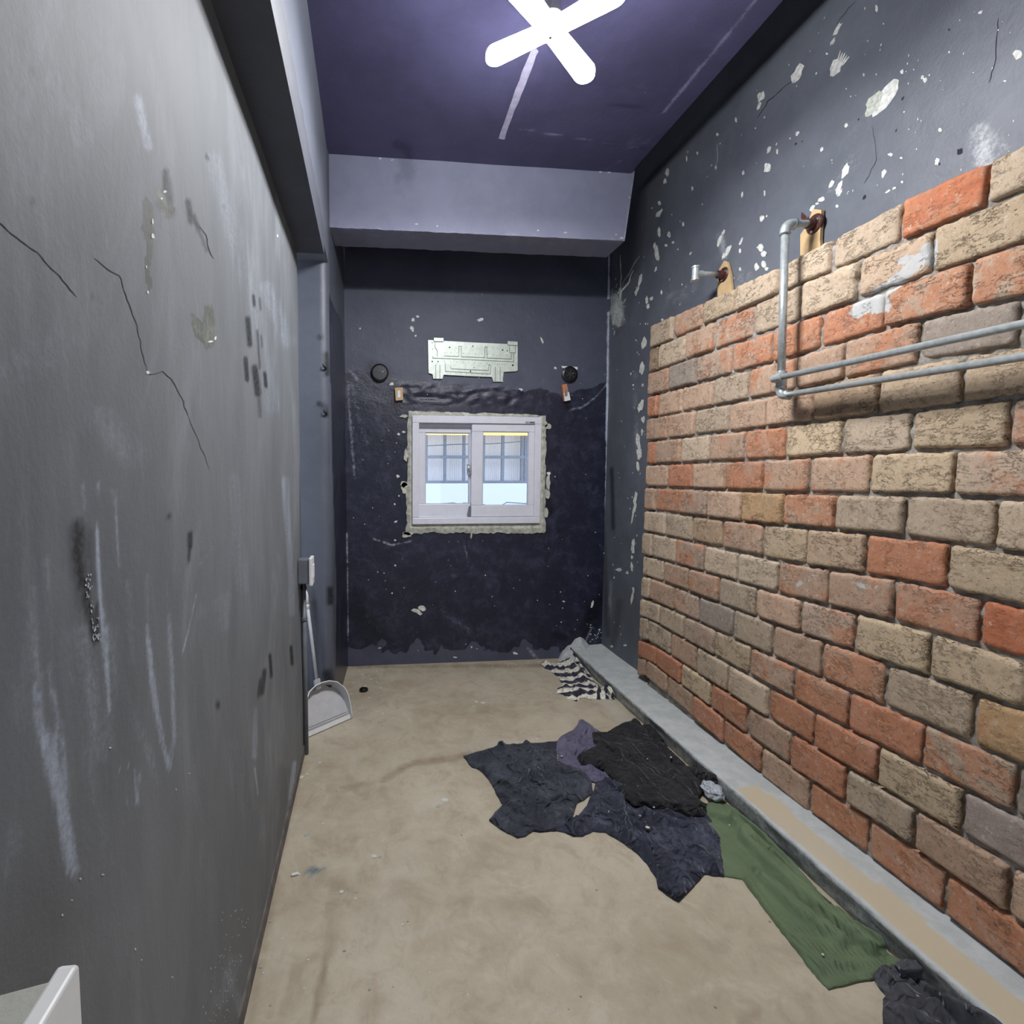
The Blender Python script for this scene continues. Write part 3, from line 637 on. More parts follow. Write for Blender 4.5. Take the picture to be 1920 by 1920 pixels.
mb = MB(); mb.box((-.9, YF-.12, -.02), (.15, YF, 3.7)); mb.box((1.25, YF-.12, -.02), (2.1, YF, 3.7)); mb.box((.15, YF-.12, 2.15), (1.25, YF, 3.7)); tag(mb.build('wall_front', simple('front_wall_paint', srgb(120,122,126), .6), origin=(0,0,0)), kind='structure')

mb = MB(); mb.box((.11, YF-.14, 0), (.15, YF+.02, 2.19)); mb.box((1.25, YF-.14, 0), (1.29, YF+.02, 2.19)); mb.box((.15, YF-.14, 2.15), (1.25, YF+.02, 2.19))  # unseen open doorway, added so daylight brightens the lower left wall
tag(mb.build('added_doorway', simple('added_doorway_paint', srgb(150,150,150), .5), origin=(0,0,0)), kind='structure')
# ----- floor
stf = [([(750,1440),(780,1430),(850,1422),(880,1415)], 9, .55), ([(640,1480),(720,1462),(755,1442)], 9, .35), ([(615,1790),(600,1850),(590,1915)], 9, .55), ([(620,1700),(618,1790)], 18, .3), ([(630,1665),(640,1680)], 30, .45),
       ([(900,1330),(960,1325)], 12, .25), ([(1420,1900),(1390,1915)], 16, .35), ([(700,1880),(690,1915)], 30, .2), ([(470,1915),(500,1720),(560,1430)], 14, .3), ([(870,1690),(1000,1700)], 20, .15), ([(660,1250),(1020,1248)], 5, .5)]
ltf = [([(860,1400),(1000,1390)], 14, .2), ([(700,1740),(760,1640)], 60, .1), ([(1125,1300),(1160,1340),(1230,1400)], 14, .5), ([(750,1760),(900,1720),(1080,1760)], 6, .2), ([(1430,1905),(1480,1870)], 3, .3), ([(830,1500),(815,1508)], 8, .5)]
surface('floor', (-.8, YF-.1, 0), (2.75, 0, 0), (0, YB-YF+.2, 0), .014, [M_floor], ltf, stf, lambda px, P: marks(px, [([(580,1635),(607,1624)], 12, .9), ((604,1625), 8, 1)]), (), wob=.0)
mb = MB(); mb.box((-.9, YF-.1, -.15), (2.1, YB+.2, -.004)); tag(mb.build('floor_slab', simple('slab', srgb(120,115,105)), origin=(0,0,0)), kind='structure')

# ----- cement curb along the right wall
def curb():
    ys = np.linspace(YF, YB, 240)
    sec = [(1.556, 0), (1.552, .012), (1.548, .03), (1.545, .05), (1.541, .07), (1.538, .082), (1.545, .089), (1.56, .091)] + [(1.56+.24*k/14, .091+.012*(k/14)) for k in range(1, 15)]
    V = []; A1 = []; A2 = []
    for y in ys:
        for k, (x, zq) in enumerate(sec):
            j = .007*noise.noise(Vector((y*7, zq*30, 2)))+.004*noise.noise(Vector((y*26, zq*60, 7)))
            V.append((x + (j if 0 < k < 7 else 0), y, zq + (.003*noise.noise(Vector((y*3, x*12, 1))) if k > 6 else 0)))
            A2.append(1.0 if k < 6 else 0.0)
            A1.append((.9 if y < 1.95 else .0)*(1 if x < 1.66+.03*noise.noise(Vector((y*4, 0, 0))) else .1) if k > 6 else 0)
    n = len(sec)
    F = [(r*n+k, r*n+k+1, (r+1)*n+k+1, (r+1)*n+k) for r in range(len(ys)-1) for k in range(n-1)]
    mb = MB().add(V, F)
    tag(mb.build('baseboard_right', M_curb, origin=(0,0,0), smooth=True, attrs={'dk': A1, 'alt': A2}), kind='structure')
curb()
# heap of hardened plaster where the curb meets the back wall
mb = MB(); V = []; nn = 26
for i in range(nn+1):
    for j in range(nn+1):
        u, v = i/nn, j/nn; x = 1.42+.33*u; y = 3.48+.26*v
        hgt = max(0, .17*(v**1.5)*(1-abs(2*u-1.15))**.7 if abs(2*u-1.15) < 1 else 0) + .02*noise.noise(Vector((x*25, y*25, 0)))*v
        V.append((x, y-.0, max(-.004, hgt)))
F = [(i*(nn+1)+j, (i+1)*(nn+1)+j, (i+1)*(nn+1)+j+1, i*(nn+1)+j+1) for i in range(nn) for j in range(nn)]
mb.add(V, F); tag(mb.build('trim_5', M_curb, origin=(0,0,0), smooth=True, attrs={'dk': [0]*len(V), 'alt': [.55]*len(V)}), kind='structure')

# ----- brick facing on the right wall
XC = [1207, 1460, 1690, 1920]
BND = [[617,660,703,746,787,829,872.5,914,957,997.5,1041,1080,1121,1156,1199,1232,1268],
       [500,550,616,678,740,800,862,925,987,1054,1115,1176,1238,1301,1363,1426,1486],
       [376,453,533,607,687,774,848,929,1008,1089,1172,1254,1342,1422,1501,1577,1657],
       [270,359,454,557,650,742,841,938,1040,1141,1243,1335,1441,1543,1642,1740,1842]]
ROWS = [([1218,1260,1315,1376,1457,1556,1687,1850,2060], 'tpltttOtt'),
        ([1215,1232,1284,1336,1410,1500,1606,1745,1950], 'htpmttwc'),
        ([1213,1253,1303,1370,1445,1537,1655,1817,2020], 'pgmoorMM'),
        ([1213,1232,1277,1334,1401,1489,1580,1718,1907,2150], 'rpptpppgtt'),
        ([1211,1251,1301,1363,1434,1523,1645,1800,2000], 'pptpphll'),
        ([1210,1227,1275,1328,1393,1471,1576,1706,1887,2110], 'rptpockcm'),
        ([1208,1250,1297,1358,1429,1516,1629,1786,1990], 'prpoppcMm'),
        ([1207,1227,1270,1325,1389,1468,1564,1693,1865,2080], 'pompdMttt'),
        ([1205,1246,1295,1353,1427,1511,1619,1774,1980], 'tthpcKrc'),
        ([1203,1222,1265,1319,1381,1457,1552,1672,1832,2040], 'ttmtkppoO'),
        ([1202,1242,1289,1346,1415,1499,1602,1740,1930,2150], 'tppkpmccM'),
        ([1200,1217,1261,1308,1373,1446,1538,1656,1822,2030], 'tpmgkpMtd'),
        ([1198,1236,1282,1338,1404,1486,1588,1726,1897,2120], 'ttmcmorMg'),
        ([1197,1214,1256,1305,1364,1437,1525,1645,1798,2000], 'tkpttorcG'),
        ([1195,1230,1276,1332,1399,1480,1584,1712,1890,2110], 'rrcoprkpp'),
        ([1193,1210,1250,1298,1355,1425,1514,1625,1767,1950], 'pppropoooo')]
PAL = {'t': ((192,172,148), .14, .3), 'l': ((196,174,146), .08, .2), 'p': ((188,158,134), .36, .2), 'm': ((186,162,142), .46, .4), 'M': ((188,166,144), .52, .6), 'o': ((186,146,122), .56, .2),
       'O': ((194,118,84), .45, .1), 'r': ((184,134,112), .58, .15), 'g': ((160,148,136), .1, .1), 'G': ((172,158,150), .1, .1), 'c': ((198,176,146), .15, 1.0), 'k': ((184,166,144), .12, 1.0), 'K': ((180,156,130), .3, .8),
       'h': ((166,142,116), .1, .6), 'd': ((196,160,118), .35, .3), 'w': ((198,172,146), .1, .4)}
def bricks():
    rnd = random.Random(21)
    mb = MB(); cols = []; pars = []; wht = []
    NY, NZ = 22, 12
    def ybnd(r, x): return float(np.interp(x, XC, [BND[k][r] for k in range(4)])) if x <= 1920 else BND[3][r] + (x-1920)*(BND[3][r]-BND[2][r])/230
    def add(y0, y1, zt0, zb0, zt1, zb1, code, seed):
        """one hand-made brick between far end y0 and near end y1 (y0>y1)"""
        col, am, ck = PAL[code]
        jit = rnd.uniform(.93, 1.06); c = srgb(*[min(255, v*jit) for v in col])[:3]
        par = (min(1, max(0, am + rnd.uniform(-.08, .08))), ck, rnd.random())
        g = rnd.uniform(.0055, .0095); gv = rnd.uniform(.0052, .0085); proud = rnd.uniform(-.006, .006)
        cut = [max(0, rnd.gauss(0, .35)) for _ in range(4)]; rr = rnd.uniform(.004, .008)
        y0 -= g; y1 += g
        sl = (zt1 - zt0); 
        base = len(mb.v); L = y0-y1
        def pt(u, v, dep):
            zt = zt0 + sl*u - gv*.6; zb = zb0 + (zb1-zb0)*u + gv*1.5
            return (XB - dep, y0 - L*u, zb + (zt-zb)*v)
        us = [0] + [(.5 - .5*math.cos(math.pi*k/NY))*.35 + .65*k/NY for k in range(1, NY)] + [1]
        vs = [0] + [(.5 - .5*math.cos(math.pi*k/NZ))*.35 + .65*k/NZ for k in range(1, NZ)] + [1]
        H = zt0-zb0
        V = []; 
        ring = []
        for j, v in enumerate(vs):
            for i, u in enumerate(us):
                du = min(u, 1-u)*L; dv = min(v, 1-v)*H
                e = 0
                if du < rr: e += (1-math.sqrt(max(0, 1-((rr-du)/rr)**2)))*rr
                if dv < rr: e += (1-math.sqrt(max(0, 1-((rr-dv)/rr)**2)))*rr
                ci = (0 if u < .5 else 1) + (0 if v < .5 else 2)
                dc = math.hypot(du, dv); R2 = .022*(.5+cut[ci])
                if dc < R2: e += (R2-dc)*.5*min(1, cut[ci]+.2)
                p = pt(u, v, 0)
                q = Vector((p[1]*24+seed, p[2]*40, seed)); n1 = noise.noise(q); n2 = noise.noise(q*2.7)
                rel = .0016*n1 + .0013*n2 + ck*.0035*abs(noise.noise(Vector((p[1]*45, p[2]*75, seed*3))))*(1 if noise.noise(Vector((p[1]*11, p[2]*16, seed))) > -.1 else .2)
                ey = 0; ez = 0
                if i in (0, NY) or j in (0, NZ):
                    q2 = Vector((p[1]*55, p[2]*55, seed+9)); ey = .004*noise.noise(q2) if i in (0, NY) else 0; ez = .0055*noise.noise(q2) if j in (0, NZ) else 0
                V.append((XB - proud + e + rel, p[1]+ey, p[2]+ez))
        n = NY+1; F = [(j*n+i, j*n+i+1, (j+1)*n+i+1, (j+1)*n+i) for j in range(NZ) for i in range(NY)]
        per = [i for i in range(n)] + [j*n+NY for j in range(1, NZ+1)] + [NZ*n+i for i in range(NY-1, -1, -1)] + [j*n for j in range(NZ-1, 0, -1)]
        b0 = len(V)
        for k in per: V.append((XB+.06, V[k][1], V[k][2]))
        for k in range(len(per)):
            k2 = (k+1) % len(per); F.append((per[k2], per[k], b0+k, b0+k2))
        mb.add(V, F)
        cols.extend([c]*len(V)); pars.extend([par]*len(V))
    seed = 0
    for r, (xs, codes) in enumerate(ROWS):
        last = None
        for k in range(len(xs)-1):
            xa, xb = xs[k], xs[k+1]
            ya = on(0, XB, xa, (ybnd(r, xa)+ybnd(r+1, xa))/2)[1]; yb = on(0, XB, xb, (ybnd(r, xb)+ybnd(r+1, xb))/2)[1]
            zs = [on(0, XB, x, ybnd(rr_, x))[2] for x, rr_ in ((xa, r), (xa, r+1), (xb, r), (xb, r+1))]
            seed += 1; add(ya, yb, zs[0], zs[1], zs[2], zs[3], codes[min(k, len(codes)-1)], seed*1.37)
            last = (yb, zs[2], zs[3])
        y = last[0]
        zt, zb = last[1], last[2]
        while y > -.9:
            l = rnd.uniform(.215, .25); seed += 1
            add(y, y-l, zt, zb, zt, zb, rnd.choice('ttppmoctk'), seed*1.37); y -= l
    V = np.array(mb.v); px = proj(V)
    w = marks(px, [([(1605,585),(1640,560),(1690,520),(1738,470)], 20, 1), ([(1612,575),(1660,575),(1650,560)], 20, 1), ([(1690,490),(1730,480)], 12, .9), ([(1755,455),(1748,495)], 10, .9), ([(1600,570),(1612,590)], 9, .9), ([(1490,1100),(1530,1078)], 9, .45), ([(1560,1090),(1640,1100)], 11, .45)])
    w = w + .35*np.array([noise.noise(Vector((p[0]*9, p[1]*30, p[2]*30))) for p in V])*(w > 0)
    # backing mortar, with irregular squeezed joints
    ys = np.linspace(3.0, -.9, 500); 
    o = mb.build('wall_brick', [M_brick], origin=(0,0,0), smooth=True, recalc=True, attrs={'wht': w})
    me = o.data
    for nm, arr in (('bcol', cols), ('bpar', pars)):
        a = me.attributes.new(nm, 'FLOAT_COLOR', 'POINT'); a.data.foreach_set('color', np.array([(*c, 1) for c in arr], np.float32).ravel())
    tag(o, kind='structure')
    # mortar sheet: bulges just under each course line so light catches it
    pts = []; cell_y = .011; cell_z = .009
    Ys = np.arange(2.965, -.9, -cell_y); 
    top = np.interp; zt = 2.30; Zs = np.arange(.09, 2.335, cell_z)
    Vm = []
    for zq in Zs:
        for y in Ys:
            n1 = noise.noise(Vector((y*28, zq*34, 4))); n2 = noise.noise(Vector((y*9, zq*12, 8)))
            Vm.append((XB + .019 + .010*n1 + .007*n2, y, zq))
    Vm = np.array(Vm); n = len(Ys)
    # keep only what lies inside the facing outline
    pm = proj(Vm); tops = np.array([ybnd(0, min(x, 1e4)) for x in np.clip(pm[:, 0], 1207, 2600)])
    zt_of_y = []
    for y in Ys:
        # top edge height follows the first course
        x = proj(np.array([[XB, y, 2.25]]))[0][0]; x = min(max(x, 1215), 1920); zt_of_y.append(on(0, XB, x, ybnd(0, x))[2]-.018)
    zt_of_y = np.array(zt_of_y)
    F = []
    for r in range(len(Zs)-1):
        for k in range(n-1):
            if Zs[r+1] < zt_of_y[k] : F.append((r*n+k, r*n+k+1, (r+1)*n+k+1, (r+1)*n+k))
    m2 = MB(); m2.v = Vm.tolist(); m2.f = F; m2.m = [0]*len(F)
    tag(m2.build('wall_brick_mortar', M_mortar, origin=(0,0,0), smooth=True), kind='structure')
bricks()

# ---------------------------------------------------------------- window
win = empty('window_1', ((WX0+WX1)/2, YB, WZ0), kind='structure')
def frame_mb(x0, x1, z0, z1, y0, y1, w, wt=None, wb=None, wl=None, wr=None, mb=None):
    mb = mb or MB(); wt = wt or w; wb = wb or w; wl = wl or w; wr = wr or w
    mb.box((x0, y0, z0), (x1, y1, z0+wb)); mb.box((x0, y0, z1-wt), (x1, y1, z1)); mb.box((x0, y0, z0+wb), (x0+wl, y1, z1-wt)); mb.box((x1-wr, y0, z0+wb), (x1, y1, z1-wt)); return mb
fx0, fx1, fz0, fz1 = .307, 1.266, 1.058, 1.845
mb = frame_mb(fx0, fx1, fz0, fz1, 3.70, 3.80, .05, wt=.052, wb=.048)
mb.box((fx0+.05, 3.742, fz0+.048), (fx1-.05, 3.75, fz0+.056)); mb.box((fx0+.05, 3.738, fz1-.075), (fx1-.05, 3.75, fz1-.052))
mb.build('window_frame', M_white, win, bevel=.004)
def sash(x0, x1, z0, z1, y0, y1, w, wt, wb, name, wl=None, wr=None):
    s = frame_mb(x0, x1, z0, z1, y0, y1, w, wt=wt, wb=wb, wl=(wl or w), wr=(wr or w)); o = s.build(name, M_white, win, bevel=.004)
    wl = wl or w; wr = wr or w
    b = frame_mb(x0+wl-.001, x1-wr+.001, z0+wb-.001, z1-wt+.001, y0+.008, y0+.02, .005); b.build('glazing_bead', simple('grey_gasket', srgb(165,168,178), .5), o)
    g = MB().box((x0+wl-.003, (y0+y1)/2, z0+wb-.003), (x1-wr+.003, (y0+y1)/2+.004, z1-wt+.003)); g.build('window_pane', M_glass, o)
    return o
def wx(x, y=3.71): return on(1, y, x, 880)[0]
s2 = sash(fx0+.048, wx(893, 3.77), fz0+.045, fz1-.06, 3.765, 3.795, .055, .058, .10, 'sash')
s1 = sash(wx(884, 3.72), wx(1004, 3.72), fz0+.05, fz1-.052, 3.715, 3.745, .084, .058, .085, 'sash', wr=.056)
# latch on the edge of the far sash
lx = wx(878, 3.75)
mb = MB(); c = on(1, 3.752, 878, 880); mb.box((c[0]-.012, 3.748, c[2]-.045), (c[0]+.010, 3.765, c[2]+.045)); mb.tube([(c[0], 3.75, c[2]+.01), (c[0], 3.725, c[2]+.01)], .010, 14)
mb.tube([(c[0], 3.727, c[2]+.014), (c[0]+.012, 3.724, c[2]-.012), (c[0]+.016, 3.724, c[2]-.036)], [.008, .007, .005], 10)
mb.build('window_handle', M_screw, win, bevel=.002)
c = on(1, 3.712, 880, 962)
mb = MB().prism([(c[0]-.012, 3.74, c[2]-.045), (c[0]+.014, 3.74, c[2]-.045), (c[0]+.014, 3.74, c[2]+.05), (c[0]+.004, 3.74, c[2]+.045)], (0, .02, 0)); mb.build('brush_seal', M_greyd, win)
c = on(1, 3.699, 994, 792); mb = MB().box((c[0]-.036, 3.6985, c[2]-.008), (c[0]+.036, 3.701, c[2]+.008))
mb.build('maker_plate', simple('pale_label', srgb(170,175,185), .4), win)
mb = MB(); mb.box((c[0]-.004, 3.6975, c[2]-.005), (c[0]+.033, 3.6987, c[2]+.004)); mb.box((c[0]-.033, 3.6975, c[2]-.005), (c[0]-.029, 3.6987, c[2]+.004)); mb.box((c[0]-.02, 3.6975, c[2]-.005), (c[0]-.016, 3.6987, c[2]+.004))
mb.build('plate_print', simple('label_ink', srgb(70,72,80), .5), win)
# ragged cement round the frame
def caulk():
    rnd = random.Random(2)
    outer = []; inner = []
    def edge(a, b, n, amp, bias=0):
        return [(a[0]+(b[0]-a[0])*k/n + rnd.uniform(-amp, amp), a[1]+(b[1]-a[1])*k/n + rnd.uniform(-amp, amp)) for k in range(n)]
    O = edge((764,770),(1022,778), 50, .7) + edge((1024,779),(1022,1000), 44, .8) + edge((1020,1000),(758,999), 60, 1.1) + edge((762,996),(765,772), 44, .9)
    O = [(x+3*noise.noise(Vector((x*.04, y*.04, 2))), y+3*noise.noise(Vector((x*.04, y*.04, 9)))) for x, y in O]; N = len(O); cin = [(775,780),(1014,786),(1009,981),(775,980)]
    def near(p):
        x = min(max(p[0], 775), 1011); y = min(max(p[1], 781), 981)
        if 775 < x < 1011 and 781 < y < 981: pass
        return (x, y)
    I = [near(p) for p in O]
    Vo = [on(1, YB-.010, *p) for p in O]; Vi = [on(1, 3.722, *p) for p in I]; Vm = [(a*.5+b*.5)+np.array([0, -.008+.003*rnd.random(), 0]) for a, b in zip(Vo, Vi)]
    V = Vo+Vm+Vi+[v+np.array([0, .03, 0]) for v in Vo]; F = []
    for k in range(N):
        k2 = (k+1) % N; F += [(k, k2, N+k2, N+k), (N+k, N+k2, 2*N+k2, 2*N+k), (3*N+k, 3*N+k2, k2, k)]
    mb = MB().add(V, F)
    for x, y, a, b in ((1027,800,6,5),(1022,796,5,6),(1028,905,4,14),(1026,925,5,10),(760,915,8,10),(757,908,7,6),(761,855,4,12),(762,1003,8,5),(884,1003,1.6,7),(758,780,8,3),(1024,960,4,10),(765,1000,10,3)):
        P = blob(x, y, a, b, 0, 12, .25, rnd); mb.prism([on(1, YB-.012, *q) for q in P], (0, .012, 0))
    tag(mb.build('trim_6', M_glue, origin=(0,0,0), smooth=False), kind='structure')
caulk()

# ---------------------------------------------------------------- street outside
bld = empty('building', (2.0, 9.4, 0.0), 'pale ribbed building front with dark mullions seen through the window', 'building')
t = NT('ribbed_cladding'); w = t.n('ShaderNodeTexWave'); w.wave_type = 'BANDS'; w.bands_direction = 'X'; w.inputs['Scale'].default_value = 8; t.L(t.tc.outputs['Object'], w.inputs['Vector'])
M_clad = t.out(t.mix(w.outputs['Fac'], srgb(222,222,224), srgb(238,238,240)), .6)
mb = MB(); n = 170
V = []
for k in range(n*2+1):
    x = -1+7.0*k/(2*n); d = .008*(k % 2); V += [(x, 9.2+d, 1.24), (x, 9.2+d, 2.16)]
mb.add(V, [(2*k, 2*k+2, 2*k+3, 2*k+1) for k in range(2*n)]); mb.box((-1, 9.23, 0), (6, 9.5, 4.5)); mb.build('cladding', M_clad, bld)
MX = [on(1, 9, x, 880)[0] for x in (834-35, 834, 869.5, 906, 942, 978.5)]
for x in MX + [MX[-1]+.06, MX[0]-.34, MX[-1]+.4, MX[-1]+.75]: MB().box((x-.026, 8.97, 1.24), (x+.026, 9.03, 2.2)).build('mullion', simple('mullion_grey', srgb(122,128,138), .5), bld)
for zq in (1.245, 1.69): MB().box((-1, 8.96, zq-.027), (6, 9.03, zq+.027)).build('crossbar', bpy.data.materials['mullion_grey'], bld)
MB().box((-1, 8.9, 0), (6, 9.2, 1.225)).build('lower_wall', simple('white_render', srgb(214,220,236), .7, 0, .01), bld)
t = NT('lit_sign_strip'); t.b.inputs['Base Color'].default_value = srgb(230,200,130); t.b.inputs['Emission Color'].default_value = srgb(255,214,130); t.b.inputs['Emission Strength'].default_value = .9
MB().box((-1, 8.85, 2.075), (6, 9.0, 2.14)).build('light_strip', t.m, bld)
MB().box((-1, 8.6, 2.14), (6, 9.2, 2.6)).build('canopy', M_white, bld)
tag(MB().box((-3, 4.2, -.3), (8, 9.6, -.1)).build('ground', simple('street_concrete', srgb(200,200,200), .9)), kind='structure')
for i, (pts, lab) in enumerate((([(795,946),(850,943),(884,948),(940,947),(1000,949)], 'thin dark cable sagging low outside, the straighter lower one'), ([(795,952),(840,951),(870,943),(905,946),(935,951),(950,942),(1000,945)], 'thin dark cable outside with a kinked loop, lowest one'), ([(795,836),(860,833),(920,832),(1000,826)], 'thin dark cable crossing the upper panes outside'))):
    tag(MB().tube([np.array([-.9, 8.93, on(1, 7.5, *pts[0])[2]+.02*i])]+[on(1, 7.5-.15*i, *p) for p in pts]+[np.array([5.9, 8.93, on(1, 7.5, *pts[-1])[2]+.02*i])], .007, 6).build('cable', M_greyd), lab, 'cable', 'overhead cables outside the window')

# ---------------------------------------------------------------- lamp
LC = np.array([.636, 1.843, 2.97])
lamp = empty('ceiling_lamp', (LC[0], LC[1], ZC), 'glowing four-blade white LED lamp hanging from the dark ceiling', 'lamp')
MB().tube([LC+[0,0,.24], LC+[0,0,.205], LC+[0,0,.20]], [.055, .055, .04], 28).build('ceiling_rose', M_whitep, lamp, bevel=.003)
MB().tube([LC+[0,0,.20], LC+[0,0,.15], LC+[0,0,.12], LC+[0,0,.05]], [.022, .022, .03, .034], 20).build('socket', M_whitep, lamp, bevel=.002)
MB().tube([LC+[0,0,.05], LC+[0,0,.0], LC+[0,0,-.012]], [.04, .042, .03], 20).build('hub', M_hub, lamp, bevel=.002)
MB().tube([LC+[0,0,-.012], LC+[0,0,-.016]], [.006, .005], 10).build('hub_screw', M_screw, lamp)
ends = [on(2, 2.955, 914, 116), on(2, 2.955, 1104, 152), on(2, 2.955, 1170, -14)]
ends.append(2*LC - ends[1])
for e in ends:
    d = e - LC; L = np.linalg.norm(d); d /= L; w = np.cross(d, [0,0,1.]); w /= np.linalg.norm(w); u = np.cross(w, d)
    n = 9; outl = [(.02, -.030), (L-.036, -.040)] + [(L-.036+.040*math.sin(math.pi*k/n), -.040*math.cos(math.pi*k/n)) for k in range(1, n)] + [(L-.036, .040), (.02, .030)]
    P = [LC + d*a + w*b + u*.012 for a, b in outl]
    bl = MB().prism(P, u*.010).build('blade', M_whitep, lamp)
    P2 = [LC + d*a + w*b*.94 - u*.004 for a, b in outl]
    MB().prism(P2, u*.0155).build('diffuser', M_led, bl, bevel=.004)

# ---------------------------------------------------------------- things on the back wall
def bw(x, y, d=0.0): return on(1, YB-d, x, y)
def zp(x, y): return (740+x/4.572, 600+y/4.572)
pl = empty('mounting_plate', tuple(bw(885, 672, .012)), 'galvanised wall mounting plate with two feet above the window', 'mounting plate')
out = [(285,170),(335,172),(420,178),(700,193),(970,205),(1055,210),(1055,432),(1040,440),(935,445),(925,530),(845,528),(835,490),(620,480),(420,470),(410,505),(330,503),(325,465),(290,455)]
MB().prism([bw(*zp(*p), .014) for p in out], (0, .003, 0)).build('plate', M_zinc, pl, bevel=.001)
for q in ([(335,150),(420,152),(420,185),(335,183)], [(970,180),(1055,185),(1055,218),(970,213)]):
    MB().prism([bw(*zp(*p), .024) for p in q], (0, .012, 0)).build('hook', M_zinc, pl, bevel=.002)
def rib(pts, w=.0035):
    mb = MB()
    for a, b in zip(pts, pts[1:]):
        A, B = bw(*zp(*a), .0155), bw(*zp(*b), .0155); d = B-A; l = np.linalg.norm(d)
        if l < 1e-6: continue
        d /= l; s = np.cross(d, [0,1,0]); mb.obox((A+B)/2, d*(l/2+w*.5), s*w*.5, np.array([0,.0018,0]))
    return mb
M_groove = simple('plate_groove', srgb(118,122,112), .5, .3)
for pts in ([(345,170),(345,235),(365,260),(365,310)], [(325,310),(325,325),(1020,358),(1020,285)], [(425,308),(550,312),(550,225),(572,225),(572,315),(770,322),(775,230),(790,230),(792,325),(1000,335),(1000,280)], [(435,375),(435,440),(820,462),(825,390),(808,380),(805,432),(480,418)], [(862,400),(862,520)], [(905,405),(905,520)], [(352,385),(352,500)], [(388,385),(388,500)], [(985,210),(985,278),(1035,282),(1035,215)]):
    rib(pts).build('embossed_rib', M_groove, pl)
mb = MB()
hs = [(322,195,5),(325,250,4),(322,356,7),(1013,388,8),(372,356,6),(470,235,7),(670,225,6),(925,257,7),(650,440,7),(965,265,5),(480,405,4),(680,408,4)]
hs += [(428+53*k, 280+2*k, 3) for k in range(11)] + [(428+52*k, 355+2.6*k, 3) for k in range(8)] + [(860+20*k, 378, 3) for k in range(6)] + [(480+45*k, 455+2*k, 3) for k in range(8)] + [(480+45*k, 238, 2.5) for k in range(11)]
for x, y, r in hs:
    c = bw(*zp(x, y), .0147); rr = r/4.572*.0041
    mb.tube([c, c+[0, -.0008, 0]], rr, 8)
tag(mb.build('screw_hole', M_black, pl), kind='stuff')
def disc(x, y, r, lab, tape=False):
    c = bw(x, y, .012); e = empty('round_socket', tuple(c), lab, 'wall socket', 'round black sockets on the back wall')
    R_ = r*.00395
    MB().tube([c+[0,.012,0], c+[0,-.006,0], c+[0,-.012,0]], [R_, R_, R_*.8], 28).build('cover', M_black, e)
    mb = MB()
    for k in range(3):
        a = k*math.pi/3+.4; mb.obox(c+[0,-.0125,0], (math.cos(a)*R_*.6,0,math.sin(a)*R_*.6), (0,.001,0), (-math.sin(a)*.002,0,math.cos(a)*.002))
    mb.build('slot', simple('worn_grey', srgb(60,62,72), .5), e)
    MB().tube([c+[R_*.35,-.011,R_*.1], c+[R_*.35,-.017,R_*.1]], .003, 8).build('screw', M_screw, e)
    return c
disc(712, 699, 16, 'round black socket cover on the back wall, left of the mounting plate')
c = disc(1068, 702, 15, 'round black socket cover on the back wall, right of plate, under a white tape strip')
P = [bw(1053,686,.012), bw(1083,688,.012), bw(1083,693,.012), bw(1054,690,.012)]
tag(MB().prism(P, (0,.004,0)).build('tape_strip', M_whitep), 'short strip of white tape above the right-hand round black socket', 'tape')
def plug(poly, lab, mats, tilt):
    e = empty('wood_block', tuple(bw(*poly[3], .02)), lab, 'wood block', 'small wood blocks beside the window')
    MB().prism([bw(*p, .03) for p in poly], (0, .028, 0)).build('block', mats, e, bevel=.002)
    m = [(poly[0][0]+poly[2][0])/2, (poly[0][1]+poly[2][1])/2]
    MB().prism([bw(m[0]-2.5, m[1]-6, .034), bw(m[0]+2.5, m[1]-6, .034), bw(m[0]+2.5, m[1]+7, .034), bw(m[0]-2.5, m[1]+7, .034)], (0,.004,0)).build('metal_clip', M_screw, e)
    return e
plug([(740,727),(755,726),(756,750),(742,751)], 'small pale wood block on the back wall, left of the window top', M_wood, 0)
e = plug([(1054,721),(1063,720),(1069,750),(1058,752)], 'small leaning orange and white wood block, right of the window top', simple('orange_wood', srgb(186,118,84), .7), 0)
MB().prism([bw(1057,737,.0315), bw(1067,735,.0315), bw(1070,750,.0315), bw(1059,752.5,.0315)], (0,.003,0)).build('white_end', M_whitep, e)
# nail heads / hooks left sticking out of pier
for x, y, lab in ((611,690,'small bent metal hook on the pier edge, the upper one'), (612,775,'small bent metal hook on the pier edge, the lower one')):
    c = on(1, 2.94, x, y); tag(MB().tube([c+[0,.02,0], c, c+[-.012,-.012,.008], c+[-.016,-.006,.02]], [.007,.006,.004,.003], 8).build('wall_hook', M_black), lab, 'hook', 'bent hooks on the pier')

# ---------------------------------------------------------------- pipes on the brick wall
M_pipe = M_galv
def flange(c, lab, name, out_x, extra_tab=False):
    e = empty(name, tuple(c), lab, 'pipe bracket')
    return e
